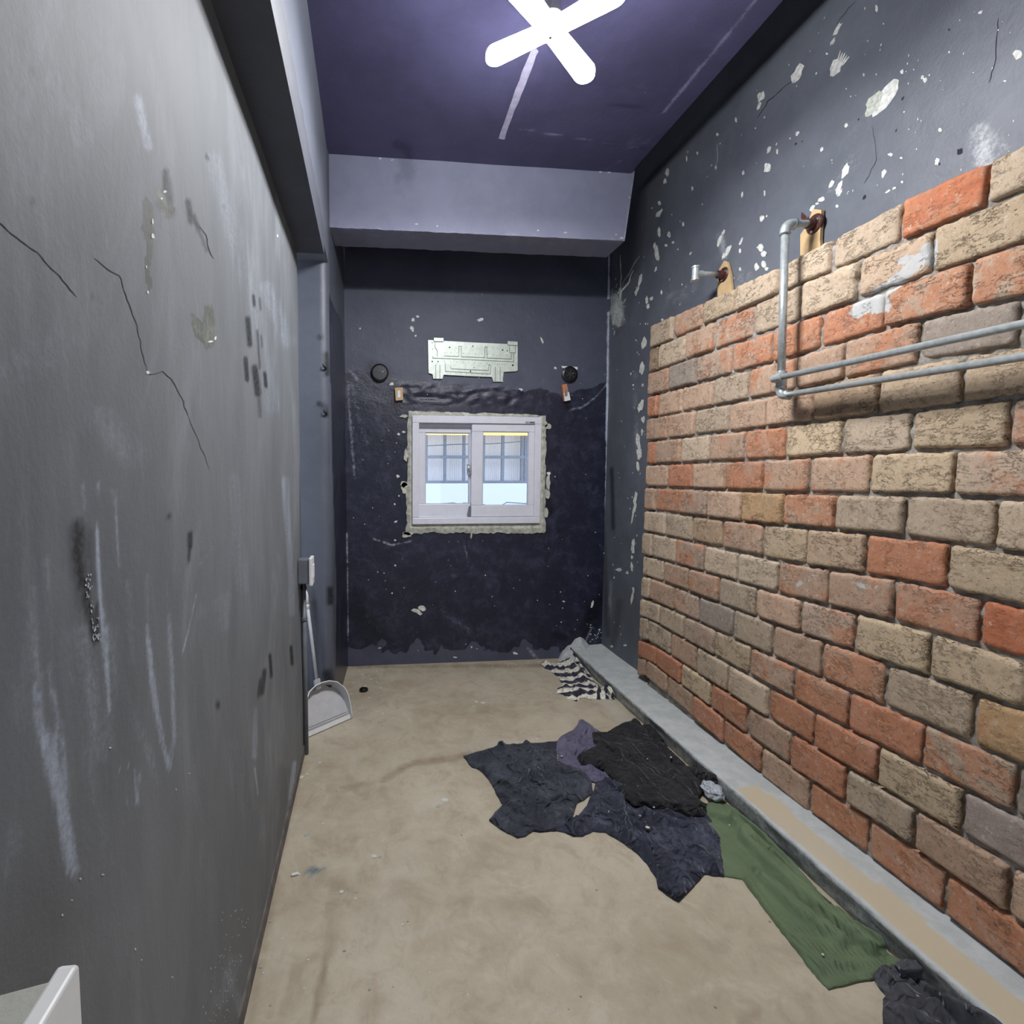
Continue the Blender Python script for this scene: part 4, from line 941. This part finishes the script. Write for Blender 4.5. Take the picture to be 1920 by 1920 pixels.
# longer rack
F1 = on(0, 1.765, 1525, 420)
rk = empty('pipe_rack', tuple(F1), 'grey steel pipe rack dropping from a rusty flange, two rails before the brick', 'pipe rack')
xr = 1.645
def flange_parts(e, c, r=.038):
    MB().tube([c+[.012,0,0], c+[.004,0,0], c+[-.002,0,0]], [r, r, r*.86], 28).build('flange', M_rust, e, bevel=.001)
    MB().tube([c, c+[-.028,0,0]], [.022, .018], 20).build('flange_collar', M_rust, e)
    for k in range(3):
        a = 2.1*k+.7; q = c+[-.002, math.cos(a)*r*.72, math.sin(a)*r*.72]; MB().tube([q, q+[-.005,0,0]], [.006,.004], 10).build('bolt', M_screw, e)
flange_parts(rk, F1)
zt = F1[2]-.005
V_top = np.array([xr, F1[1], zt]); z_low = on(0, xr, 1477, 740)[2]
def elbow(c, d1, d2, r=.019):
    d1, d2 = np.array(d1, float), np.array(d2, float); s = .034
    pts = [c+d1*s*(1-t)**2+d2*s*t**2 for t in np.linspace(0, 1, 9)]
    return MB().tube([c+d1*s*1.15]+pts+[c+d2*s*1.15], [r*1.12]+[r]*9+[r*1.12], 18)
MB().tube([F1+[-.02,0,0], V_top+[.02,0,0]], .0135, 18).build('nipple', M_pipe, rk)
elbow(V_top, (1,0,0), (0,0,-1)).build('elbow', M_pipe, rk, smooth=True)
V_bot = np.array([xr, F1[1]-.02, z_low])
MB().tube([V_top+[0,0,-.03], V_bot+[0,0,.03]], .0138, 20).build('drop_pipe', M_pipe, rk, smooth=True)
elbow(V_bot, (0,0,1), (0,-1,0)).build('elbow', M_pipe, rk, smooth=True)
e1 = np.array([xr, -.35, z_low-.035])
MB().tube([V_bot+[0,-.03,0], e1], .0115, 18).build('lower_rail', M_pipe, rk, smooth=True)
z_up = on(0, 1.612, 1470, 706)[2]
u0 = np.array([1.612, on(0, 1.612, 1450, 709)[1], z_up]); u1 = np.array([1.612, -.35, z_up-.012])
MB().tube([u0+[0,-.02,0], u1], .0115, 18).build('upper_rail', M_pipe, rk, smooth=True)
MB().tube([u0, u0+[0,-.045,0], u0+[0,-.047,0]], [.0155,.0155,.012], 18).build('end_cap', M_pipe, rk, bevel=.001)
tc = np.array([xr, V_bot[1], z_up])
MB().tube([tc+[0,0,.03], tc+[0,0,-.03]], .0185, 20).tube([tc, [1.612, tc[1], z_up]], .0165, 16).build('tee_joint', M_pipe, rk, bevel=.001)
P = [on(0, 1.762, *p) for p in ((1504,398),(1511,404),(1516,418),(1508,424),(1503,408))]
MB().prism(P, (-.003,0,0)).build('bent_tab', M_rust, rk)
# near bracket that carries the rails at the end nearest the camera is outside the frame, so build it plainly
F1b = np.array([1.765, -.33, zt]); MB().tube([F1b, [xr, -.33, zt], [xr, -.33, z_low-.03]], .0138, 16).build('drop_pipe', M_pipe, rk); MB().tube([[1.78,-.33,zt],[1.76,-.33,zt]], .038, 24).build('flange', M_rust, rk)
MB().tube([[1.612,-.33,z_up-.012],[xr,-.33,z_up-.012]], .0165, 16).build('tee_joint', M_pipe, rk)
# its wooden backing board
def board(poly, lab, d=.014):
    Q = [on(0, XR-.006, *p) for p in poly]; return tag(MB().prism(Q, (-d, 0, 0)).build('backing_board', M_wood, bevel=.001), lab, 'board', 'wooden boards behind the pipe flanges')
board([(1530,392),(1546,394),(1543,450),(1545,470),(1506,480),(1506,440),(1517,425)], 'pale wooden board behind the rusty flange of the pipe rack')
board([(1362,489),(1368,492),(1374,515),(1377,548),(1350,560),(1350,535),(1353,505)], 'pale pointed wooden board behind the short pipe stub')
F2 = on(0, 1.765, 1355, 515)
st = empty('pipe_stub', tuple(F2), 'short grey pipe stub ending in a tee on a rusty flange above the bricks', 'pipe stub')
flange_parts(st, F2, .036)
T = F2 + np.array([-.145, 0, 0])
MB().tube([F2+[-.01,0,0], T], .0115, 18).build('nipple', M_pipe, st, smooth=True)
MB().tube([T+[.035,0,0], T+[.012,0,0]], .015, 18).build('collar', M_pipe, st)
MB().tube([T+[0,0,.034], T+[0,0,.026], T+[0,0,.025], T+[0,0,-.025], T+[0,0,-.026], T+[0,0,-.034]], [.0195,.0195,.0165,.0165,.0195,.0195], 20).build('tee_joint', M_pipe, st)

# ---------------------------------------------------------------- left wall things
sb = empty('switch_box', (XL, 2.515, .90), 'grey surface switch box with white face plate at the end of left wall', 'switch box')
MB().box((XL, 2.475, .905), (-.292, 2.55, 1.022)).build('box', M_greyd, sb, bevel=.003)
MB().box((-.293, 2.468, .895), (-.276, 2.556, 1.03)).build('face_plate', M_whitep, sb, bevel=.004)
MB().box((-.277, 2.49, .93), (-.272, 2.534, .995)).build('rocker', M_whitep, sb, bevel=.002)
cdt = empty('conduit', (XL+.012, 2.585, 0), 'dark grey conduit pipe running down below the switch box', 'conduit')
MB().tube([(XL+.013, 2.575, .0), (XL+.013, 2.575, .86)], .0125, 16).build('pipe', M_greyd, cdt, smooth=True)
MB().tube([(XL+.013, 2.575, .86), (XL+.013, 2.57, .885)], [.016,.012], 16).build('connector', M_black, cdt)
MB().tube([(XL+.013, 2.575, .70), (XL+.013, 2.575, .715)], .0165, 16).build('clip', M_greyd, cdt)

pb = empty('electrical_box', (XL, .40, .80), 'white wall box with dusty grey top, bottom left corner beside the camera', 'electrical box')
xr_ = -.243; zr = 1.035
tip = on(0, xr_, 150, 1808); zr = tip[2]; yf = tip[1]
sec = [(XL+.001, yf-.05), (-.335, yf-.03), (-.31, yf-.012), (xr_-.018, yf-.001)]
low = [.0, .0, .0, .0]
V = [(x, y, zr-.010-.006*(i == 0)-.002*(i == 1)) for i, (x, y) in enumerate(sec)] + [(x, 0.1, zr-.010-.006*(i == 0)-.002*(i == 1)) for i, (x, y) in enumerate(sec)]
V += [(x, y, .78) for x, y in sec] + [(x, 0.1, .78) for x, y in sec]
F = [(i, i+1, 4+i+1, 4+i) for i in range(3)] + [(8+i, 12+i, 12+i+1, 8+i+1) for i in range(3)] + [(i, 8+i, 8+i+1, i+1) for i in range(3)] + [(4+i, 5+i, 13+i, 12+i) for i in range(3)] + [(3, 11, 15, 7), (0, 4, 12, 8)]
MB().add(V, F).build('body', M_dusty, pb, bevel=.002)
cvr = MB().prism([(xr_-.018, .09, .77), (xr_-.018, yf+.004, .77), (xr_-.018, yf+.004, zr-.004), (xr_-.018, yf, zr), (xr_-.018, .09, zr)], (.016, 0, 0)).build('cover', M_whitep, pb, bevel=.003)
c = np.array([xr_-.002, yf-.04, zr-.06]); n = 20
MB().tube([c+[0, .016*math.cos(2*math.pi*k/n), .022*math.sin(2*math.pi*k/n)] for k in range(n+1)], .0022, 8, cap=False).build('round_latch', M_whitep, cvr, smooth=True)
MB().tube([c+[-.001,0,0], c+[.003,0,0]], [.010,.008], 18).build('latch_button', M_whitep, cvr)

# ---------------------------------------------------------------- dustpan
A = on(2, .004, 577, 1382); B = on(2, .004, 657, 1347)
dp = empty('dustpan', tuple((A+B)/2), 'grey long-handled dustpan leaning on the pier at the left wall', 'dustpan')
M0 = (A+B)/2; ex = (B-A); Wd = np.linalg.norm(ex)/2; ex /= np.linalg.norm(ex)
hn = np.cross([0,0,1.], ex); hn = hn if hn[1] > 0 else -hn
th = math.radians(60)
ey = hn*math.cos(th)+np.array([0,0,1.])*math.sin(th)*1.0; ey /= np.linalg.norm(ey)
ez = np.cross(ex, ey); ez = ez if ez[1] < 0 else -ez       # out of the pan, towards the room
Lp = .235
def pp(u, v, w=0): return M0 + ex*u*Wd + ey*v*Lp + ez*w
arc = [(-1, 0), (-1.0, .25), (-.97, .5), (-.86, .72), (-.62, .9), (-.3, .985), (0, 1.0), (.3, .985), (.62, .9), (.86, .72), (.97, .5), (1.0, .25), (1, 0)]
fine_ = []
for k in range(12):
    for j in range(3):
        t = j/3; fine_.append((arc[k][0]*(1-t)+arc[k+1][0]*t, arc[k][1]*(1-t)+arc[k+1][1]*t))
fine_.append(arc[-1]); N = len(fine_)
mb = MB(); V = []; 
for u, v in fine_: V.append(pp(u, v, 0))
for u, v in fine_: V.append(pp(u*1.04, v*1.03, .012+.05*min(1, v*1.6)))
F = [tuple(range(N))] + [(k, k+1, N+k+1, N+k) for k in range(N-1)]
mb.add(V, F); pan = mb.build('pan', M_grey, dp, smooth=False)
s = pan.modifiers.new('thick', 'SOLIDIFY'); s.thickness = .003; s.offset = 0
MB().tube([pp(u*1.04, v*1.03, .012+.05*min(1, v*1.6)) for u, v in fine_], .0028, 8).build('rim', M_whitep, dp, smooth=True)
MB().prism([pp(-1, 0, .001), pp(1, 0, .001), pp(1, .10, .006), pp(-1, .10, .006)], ez*.002).build('lip', M_whitep, dp)
for vv in (.14, .19): MB().tube([pp(-.96, vv, .004), pp(.96, vv, .004)], .002, 6).build('lip_ridge', M_grey, dp)
hb = pp(-.12, .97, .03); ht = on(1, 2.90, 573, 1108)
MB().obox(hb + (ht-hb)*.03, ex*.018, (ht-hb)/np.linalg.norm(ht-hb)*.03, ez*.012).build('handle_socket', M_grey, dp, bevel=.004)
g1 = hb + (ht-hb)*.86
MB().tube([hb, hb+(ht-hb)*.5, g1], .0095, 14).build('handle', M_grey, dp, smooth=True)
MB().tube([g1-(ht-hb)*.04, g1, g1+(ht-hb)*.01], [.011,.0125,.011], 14).build('grip_ring', M_whitep, dp, smooth=True)
MB().tube([g1, g1+(ht-hb)*.1, ht], [.012,.012,.008], 14).build('grip', M_whitep, dp, smooth=True)

# ---------------------------------------------------------------- clothes on the floor
def ground(x, y):
    p = on(2, .0, x, y)
    if p[1] > 3.72 or p[1] < 0: p = on(1, 3.72, x, y); return p
    if p[0] > 1.535 and p[1] < 3.5: p = on(0, 1.535, x, y); p[2] = min(p[2], .095) ; 
    return p
def garment(name, poly, mat, label, cat, base=.004, folds=(), amp=.012, cell=.009, seed=0, rib=None, stripe=None, lift=None, group=None, fscale=7, dirv=(1, .3), parts=None):
    rnd = random.Random(seed)
    # densify and roughen the outline
    px = []
    for a, b in zip(poly, poly[1:]+poly[:1]):
        n = max(1, int(math.hypot(b[0]-a[0], b[1]-a[1])/7))
        for k in range(n):
            t = k/n; px.append((a[0]+(b[0]-a[0])*t+(rnd.uniform(-.9,.9) if k else 0), a[1]+(b[1]-a[1])*t+(rnd.uniform(-.9,.9) if k else 0)))
    # flatten in plan; points on the curb face are unrolled past it so the mesh stays single-valued
    def plan(q): 
        g = ground(*q); return (g[0] + max(0, g[2]) if g[0] > 1.53 else g[0], g[1])
    out = [plan(q) for q in px]
    O = np.array(out); x0, y0 = O.min(0); x1, y1 = O.max(0)
    G = [(x, y) for i, x in enumerate(np.arange(x0, x1, cell)) for y in np.arange(y0 + (cell/2 if i % 2 else 0), y1, cell)]
    G = np.array(G); G = G[inpoly(G, out)]
    def dedge(P):
        d = np.full(len(P), 9.)
        for a, b in zip(out, out[1:]+out[:1]): d = np.minimum(d, sdist(P, a, b))
        return d
    G = G[dedge(G) > cell*.45]
    allp = [Vector(p) for p in out] + [Vector(tuple(p)) for p in G]; n = len(out)
    r = geometry.delaunay_2d_cdt(allp, [], [list(range(n))], 1, 1e-6)
    P2 = np.array([tuple(v) for v in r[0]]); F = [tuple(f) for f in r[2]]
    d = dedge(P2); ed = np.clip(d/.016, 0, 1); ed = ed*(2-ed)
    dx, dy = dirv; l = math.hypot(dx, dy); dx /= l; dy /= l
    z = np.zeros(len(P2)); ribv = np.ones(len(P2)); strv = np.zeros(len(P2))
    P3 = np.array([(p[0] if p[0] < 1.535 else 1.535, p[1], 0 if p[0] < 1.535 else p[0]-1.535) for p in P2]); pxx = proj(P3)
    for i, p in enumerate(P2):
        a = p[0]*dx + p[1]*dy; b = -p[0]*dy + p[1]*dx
        w = noise.noise(Vector((a*3+seed, b*3, seed)))*.08
        f1 = 1-abs(noise.noise(Vector((a*2.2+seed, (b+w)*fscale, seed*.7))))*2.2
        f2 = 1-abs(noise.noise(Vector((a*5+seed, (b-w)*fscale*2.1, seed+5))))*2.4
        wq = Vector((noise.noise(Vector((p[0]*5, p[1]*5, seed)))*.06, noise.noise(Vector((p[0]*5, p[1]*5, seed+4)))*.06, 0))
        f3 = 1-abs(noise.noise(Vector(((p[0]+wq.x)*9, (p[1]+wq.y)*9, seed+1))))*5
        z[i] = base + ed[i]*(.002 + amp*(max(0, f1)**3*2.3*max(0, .7+noise.noise(Vector((p[0]*4, p[1]*4, seed+3)))) + 1.3*max(0, f2)**3 + .25*max(0, f3)**2)*min(1, d[i]/.035))
    for pts, w, h in folds:
        h = h*1.5
        z += marks(pxx, [(pts, w, h)])*ed if h > 0 else -marks(pxx, [(pts, w, -h)])*ed
    if lift is not None: z += lift(pxx)
    if rib is not None: ribv = rib(pxx, P2)
    if stripe is not None: strv = stripe(pxx, P2)
    z = np.clip(z, .003, .05)
    zt = z; V = []
    for p, h in zip(P2, z):
        if p[0] > 1.535: V.append((1.535-h, p[1], (p[0]-1.535)+.004))
        else:
            k = min(1, max(0, (p[0]-1.50)/.035)); V.append((p[0]-h*k, p[1], h*(1-k)+.006*k+ .001))
    # hem: fold the border down to the ground
    nv = len(V); mb = MB(); mb.add(V, F)
    cnt = {}
    for f in F:
        for a, b in zip(f, f[1:]+f[:1]): cnt[(a, b)] = cnt.get((a, b), 0)+1
    bd = [(a, b) for (a, b) in cnt if (b, a) not in cnt]
    low = {}
    for a, b in bd:
        for q in (a, b):
            if q not in low:
                low[q] = len(mb.v); v = V[q]
                mb.v.append((v[0], v[1], max(.0008, v[2]-.008)) if P2[q][0] < 1.535 else (1.5355, v[1], v[2]))
        mb.f.append((b, a, low[a], low[b])); mb.m.append(0)
    ex_ = len(mb.v)-nv
    At = {'rib': np.concatenate([ribv, np.ones(ex_)]), 'stripe': np.concatenate([strv, np.zeros(ex_)])}
    o = mb.build(name, mat, smooth=True, attrs=At)
    return tag(o, label, cat, group)

striped = [(1013,1246),(1020,1241),(1033,1244),(1048,1243),(1055,1240),(1058,1232),(1068,1237),(1080,1235),(1090,1231),(1096,1245),(1104,1262),(1115,1280),(1128,1290),(1138,1283),(1146,1290),(1153,1305),(1148,1312),(1125,1312),(1108,1313),(1095,1309),(1081,1316),(1065,1311),(1055,1303),(1043,1300),(1045,1292),(1056,1285),(1047,1272),(1034,1260),(1022,1254)]
def strp(px, P):
    v = np.zeros(len(P))
    for i in range(len(P)):
        x, y = px[i]
        n_ = noise.noise(Vector((x*.05, y*.06, 3)))*3.2 + noise.noise(Vector((x*.16, y*.16, 7)))*1.8 + noise.noise(Vector((x*.5, y*.3, 1)))*1.0
        yy = y + n_
        if x > 1118 and y > 1280: yy = x*.85+n_*1.3
        v[i] = math.sin(2*math.pi*(yy-1233)/12.5)*.5
    return v
garment('striped_shirt', striped, M_stripe, 'black and white striped shirt crumpled by the curb near the back wall', 'shirt', stripe=strp, cell=.009, amp=.012, seed=2, fscale=10, dirv=(0,1))
purple = [(1043,1395),(1052,1382),(1063,1376),(1075,1370),(1083,1360),(1085,1352),(1092,1350),(1099,1355),(1105,1358),(1114,1366),(1128,1376),(1150,1385),(1180,1400),(1190,1440),(1170,1470),(1145,1472),(1128,1472),(1110,1468),(1096,1448),(1075,1440),(1048,1432),(1043,1410)]
garment('purple_cloth', purple, M_purple, 'dusty purple cloth half hidden under the black shirt', 'cloth', base=.005, amp=.008, seed=4)
char = [(869,1420),(905,1410),(940,1399),(985,1396),(1020,1395),(1045,1392),(1043,1410),(1046,1430),(1072,1441),(1098,1452),(1110,1472),(1112,1488),(1095,1502),(1082,1508),(1075,1530),(1062,1550),(1040,1560),(1012,1562),(1000,1560),(985,1570),(970,1573),(945,1560),(930,1550),(917,1540),(935,1520),(943,1512),(930,1490),(920,1470),(905,1450),(893,1442),(885,1440)]
garment('charcoal_shirt', char, M_charcoal, 'charcoal shirt spread flat, leftmost garment of the pile with one sleeve out', 'shirt', base=.008, amp=.013, seed=8, dirv=(1,-.8), fscale=6,
        folds=[([(935,1400),(960,1430),(1010,1470),(1060,1500)], 7, .016), ([(905,1445),(960,1490),(1030,1520)], 7, .014), ([(985,1398),(1010,1430),(1040,1440)], 6, .012), ([(940,1515),(985,1535)], 6, -.012), ([(1000,1460),(1085,1480)], 6, .014)])
navy = [(1038,1558),(1052,1545),(1072,1538),(1085,1532),(1095,1520),(1105,1508),(1112,1490),(1118,1468),(1150,1470),(1200,1480),(1300,1500),(1328,1532),(1340,1552),(1350,1575),(1355,1600),(1357,1646),(1320,1641),(1300,1664),(1272,1693),(1250,1680),(1234,1668),(1230,1648),(1212,1620),(1195,1602),(1165,1580),(1135,1562),(1112,1560),(1092,1570),(1075,1570),(1058,1562)]
garment('navy_shirt', navy, M_navy, 'dark navy shirt speckled with plaster, lower garment beside the green sweater', 'shirt', base=.009, amp=.015, seed=12, dirv=(.4,-1), fscale=6,
        folds=[([(1100,1495),(1115,1530),(1080,1560)], 9, .03), ([(1110,1470),(1120,1510),(1105,1540)], 8, .03), ([(1165,1500),(1170,1540),(1195,1600)], 7, .016), ([(1060,1545),(1085,1566)], 6, .02), ([(1200,1530),(1300,1560)], 7, .012), ([(1140,1540),(1180,1580)], 6, .012)])
def liftb(px): return .012*np.clip(1-np.abs(px[:, 0]-1200)/140, 0, 1)
btee = [(1082,1430),(1092,1422),(1100,1415),(1118,1408),(1112,1396),(1110,1382),(1122,1381),(1138,1382),(1160,1370),(1166,1366),(1190,1361),(1203,1360),(1212,1364),(1217,1359),(1228,1368),(1240,1382),(1252,1402),(1262,1425),(1285,1436),(1310,1442),(1335,1450),(1343,1455),(1346,1474),(1330,1478),(1318,1490),(1306,1506),(1318,1515),(1329,1518),(1326,1530),(1320,1538),(1290,1538),(1275,1532),(1240,1528),(1190,1522),(1172,1508),(1160,1490),(1145,1465),(1125,1448),(1105,1442),(1090,1440)]
garment('black_shirt', btee, M_blacktee, 'black short-sleeved shirt dusted with white plaster on top of the pile', 'shirt', base=.022, amp=.012, seed=16, dirv=(.6,-1), fscale=5, lift=liftb,
        folds=[([(1190,1365),(1215,1400),(1260,1460),(1290,1510)], 7, .018), ([(1213,1366),(1240,1410),(1290,1450)], 7, .02), ([(1205,1370),(1240,1425),(1300,1480)], 5, -.015), ([(1085,1432),(1120,1435),(1150,1460)], 9, .016), ([(1160,1500),(1230,1525),(1310,1528)], 7, .018)])
green = [(1312,1528),(1322,1510),(1340,1503),(1357,1505),(1375,1515),(1400,1535),(1430,1560),(1452,1582),(1478,1608),(1505,1638),(1535,1672),(1562,1700),(1590,1720),(1606,1728),(1630,1742),(1652,1757),(1660,1772),(1662,1788),(1688,1802),(1706,1816),(1692,1832),(1640,1838),(1600,1845),(1553,1857),(1536,1840),(1518,1818),(1500,1793),(1480,1768),(1455,1737),(1435,1710),(1415,1682),(1392,1650),(1360,1645),(1352,1640),(1340,1600),(1320,1560)]
def ribf(px, P):
    # ribbed knit hem and cuff: grooves run along the garment
    h = np.ones(len(P))
    a = np.array([1450., 1640.]); t = np.array([.62, .78]); s = np.array([.78, -.62])
    u = (px-a) @ t; w = (px-a) @ s
    m = np.clip((u-85)/25, 0, 1)
    return 1-m*(.5+.5*np.sin(w*2*math.pi/7.5))
garment('green_sweater', green, M_green, 'olive green knitted sweater stretched along the curb with ribbed hem', 'sweater', base=.006, amp=.0035, seed=20, dirv=(.35,-1), fscale=4, cell=.0075, rib=ribf,
        folds=[([(1395,1575),(1440,1625),(1500,1680),(1570,1740),(1640,1790)], 15, .032), ([(1430,1655),(1500,1720),(1580,1775)], 14, .022), ([(1450,1600),(1520,1665),(1600,1750)], 11, .02), ([(1370,1530),(1410,1580)], 16, .014), ([(1415,1635),(1490,1690),(1560,1750),(1600,1775)], 6, -.02),
               ([(1410,1590),(1480,1640),(1560,1720)], 6, -.018), ([(1330,1525),(1365,1540)], 12, .016), ([(1325,1538),(1375,1552)], 5, -.012), ([(1400,1655),(1450,1725),(1540,1830)], 7, .01), ([(1590,1742),(1640,1770),(1690,1812)], 12, .03), ([(1560,1815),(1640,1830)], 6, .012), ([(1540,1790),(1580,1825),(1635,1828)], 3, -.01)])
dark = [(1636,1836),(1642,1826),(1655,1822),(1680,1824),(1695,1812),(1700,1800),(1716,1802),(1730,1818),(1728,1836),(1745,1850),(1790,1872),(1840,1895),(1900,1930),(1960,1985),(1700,2020),(1640,2000),(1655,1930),(1655,1880),(1662,1872),(1645,1850)]
garment('dark_grey_cloth', dark, M_darkgrey, 'dark grey rag past the sweater hem at bottom right', 'cloth', base=.01, amp=.016, seed=31, dirv=(.2,-1), cell=.007,
        folds=[([(1640,1838),(1660,1835),(1668,1850)], 9, .02), ([(1705,1805),(1722,1820),(1712,1835)], 10, .04), ([(1680,1830),(1720,1850)], 10, .018), ([(1690,1870),(1760,1920)], 20, .012)])
# crumbled plaster lump by the sweater neck
rnd = random.Random(9)
def lump(name, c, r, flat, mat, label, cat, seed, group=None, jag=.35, sub=2):
    bm = bmesh.new(); bmesh.ops.create_icosphere(bm, subdivisions=sub, radius=1)
    V = []
    for v in bm.verts:
        k = 1 + jag*noise.noise(v.co*1.9+Vector((seed, 0, 0))) + jag*.5*noise.noise(v.co*5+Vector((0, seed, 0)))
        V.append((c[0]+v.co.x*r[0]*k, c[1]+v.co.y*r[1]*k, c[2]+max(-.999, v.co.z)*r[2]*k))
    F = [tuple(q.index for q in f.verts) for f in bm.faces]; bm.free()
    return tag(MB().add(V, F).build(name, mat), label, cat, group)
c = ground(1335, 1497)
lump('plaster_lump', (min(c[0], 1.505), c[1], .035), (.038, .055, .03), 1, M_grit, 'pale crumbled plaster lump by the neck of the green sweater', 'rubble', 4, sub=3)
c = on(2, 0, 682, 1296); lump('rubber_cap', (c[0], c[1], .012), (.03, .028, .014), 1, M_black, 'small black lump on the floor near the dustpan', 'cap', 2, jag=.12)
c = on(2, 0, 547, 1643); d = on(2, 0, 566, 1638)
mb = MB().tube([c+[0,0,.005], c*.35+d*.65+[0,0,.005]], .0048, 12); tag(mb.build('plastic_wall_plug', M_whitep), 'tiny white plastic tube on the floor beside the blue stain', 'wall plug')

# flakes of paint and plaster lying about
fl = []
rnd = random.Random(14)
spec = [(577,1452,4),(575,1565,8),(566,1457,8),(602,1480,4),(606,1545,4),(545,1553,4),(640,1673,6),(668,1673,4),(666,1685,3),(507,1728,4),(530,1761,3),(489,1813,4),(494,1825,3),(646,1783,4),(578,1800,3),(620,1475,3),(835,1500,9),(822,1512,8),(700,1606,8),(712,1607,5),(755,1735,4),(765,1728,3),(906,1318,8),(925,1312,7),(893,1316,5),(888,1326,7),(560,1640,4),(693,1855,4),(570,1855,3),(507,1885,3),(1007,1386,5),(860,1356,4),(600,1430,4),(616,1425,3)]
for x, y, r in spec: fl.append((x, y, r))
for k in range(88): fl.append((min(760, 656+abs(rnd.gauss(0, 38))), rnd.uniform(1246, 1340) if rnd.random() < .7 else rnd.uniform(1246, 1290), rnd.uniform(1.2, 4.2)))
for k in range(70):
    x = rnd.uniform(500, 1250); y = rnd.uniform(1260, 1900)
    if x < 560+(1400-y)*.2+20: continue
    if 860 < x < 1250 and 1350 < y < 1700: continue
    fl.append((x, y, rnd.uniform(1, 2.4)))
for k in range(30): fl.append((rnd.uniform(840, 1140), rnd.uniform(1242, 1262), rnd.uniform(1, 2.6)))
protos = []
for k in range(8):
    n = rnd.randint(5, 8); pts = [(math.cos(2*math.pi*i/n)*rnd.uniform(.55, 1.1), math.sin(2*math.pi*i/n)*rnd.uniform(.4, .9), rnd.uniform(0, .25)) for i in range(n)]
    V = [(p[0], p[1], p[2]) for p in pts] + [(p[0], p[1], p[2]+.28) for p in pts]
    F = [tuple(range(n-1, -1, -1)), tuple(range(n, 2*n))] + [(i, (i+1) % n, n+(i+1) % n, n+i) for i in range(n)]
    me = bpy.data.meshes.new('flake'); me.from_pydata(V, [], F); me.materials.append([M_chip, M_chip2][k % 2]); protos.append(me)
for i, (x, y, r) in enumerate(fl[:240]):
    g = on(2, 0, x, y)
    if g[0] > 1.52 or g[1] > 3.72 or g[0] < -.14 and g[1] > 2.9: continue
    s = r/FPX*np.linalg.norm(g-CAM)*.75
    o = bpy.data.objects.new('paint_flake', protos[i % 8]); o.location = (g[0], g[1], .0006); o.rotation_euler = (0, 0, rnd.uniform(0, 6.3)); o.scale = (s, s, min(s, .006)*.6)
    scn.collection.objects.link(o); tag(o, 'pale flake of paint or plaster lying loose on the beige floor', 'debris', 'paint flakes scattered over the floor')
# plaster crumbs lying on the clothes
for i, (x, y, r, zq, lab) in enumerate(((1214,1552,6,.03,'white plaster crumb on the navy shirt'), (1258,1420,5,.05,'white plaster crumb on the black shirt, nearest the curb'), (1053,1418,4,.02,'white plaster crumb on the purple cloth'), (1226,1514,4,.045,'white plaster crumb at the lower hem of black shirt'), (1543,1790,4,.02,'white plaster crumb on the ribbed hem of green sweater'), (1200,1530,4,.03,'white plaster crumb just below the black shirt hem'))):
    g = on(2, zq, x, y); s = r/FPX*np.linalg.norm(g-CAM)*.6
    o = bpy.data.objects.new('plaster_crumb', protos[i % 8]); o.location = (g[0], g[1], g[2]); o.rotation_euler = (0, 0, i); o.scale = (s, s, s*.6)
    scn.collection.objects.link(o); tag(o, lab, 'debris', 'plaster crumbs on the clothes')
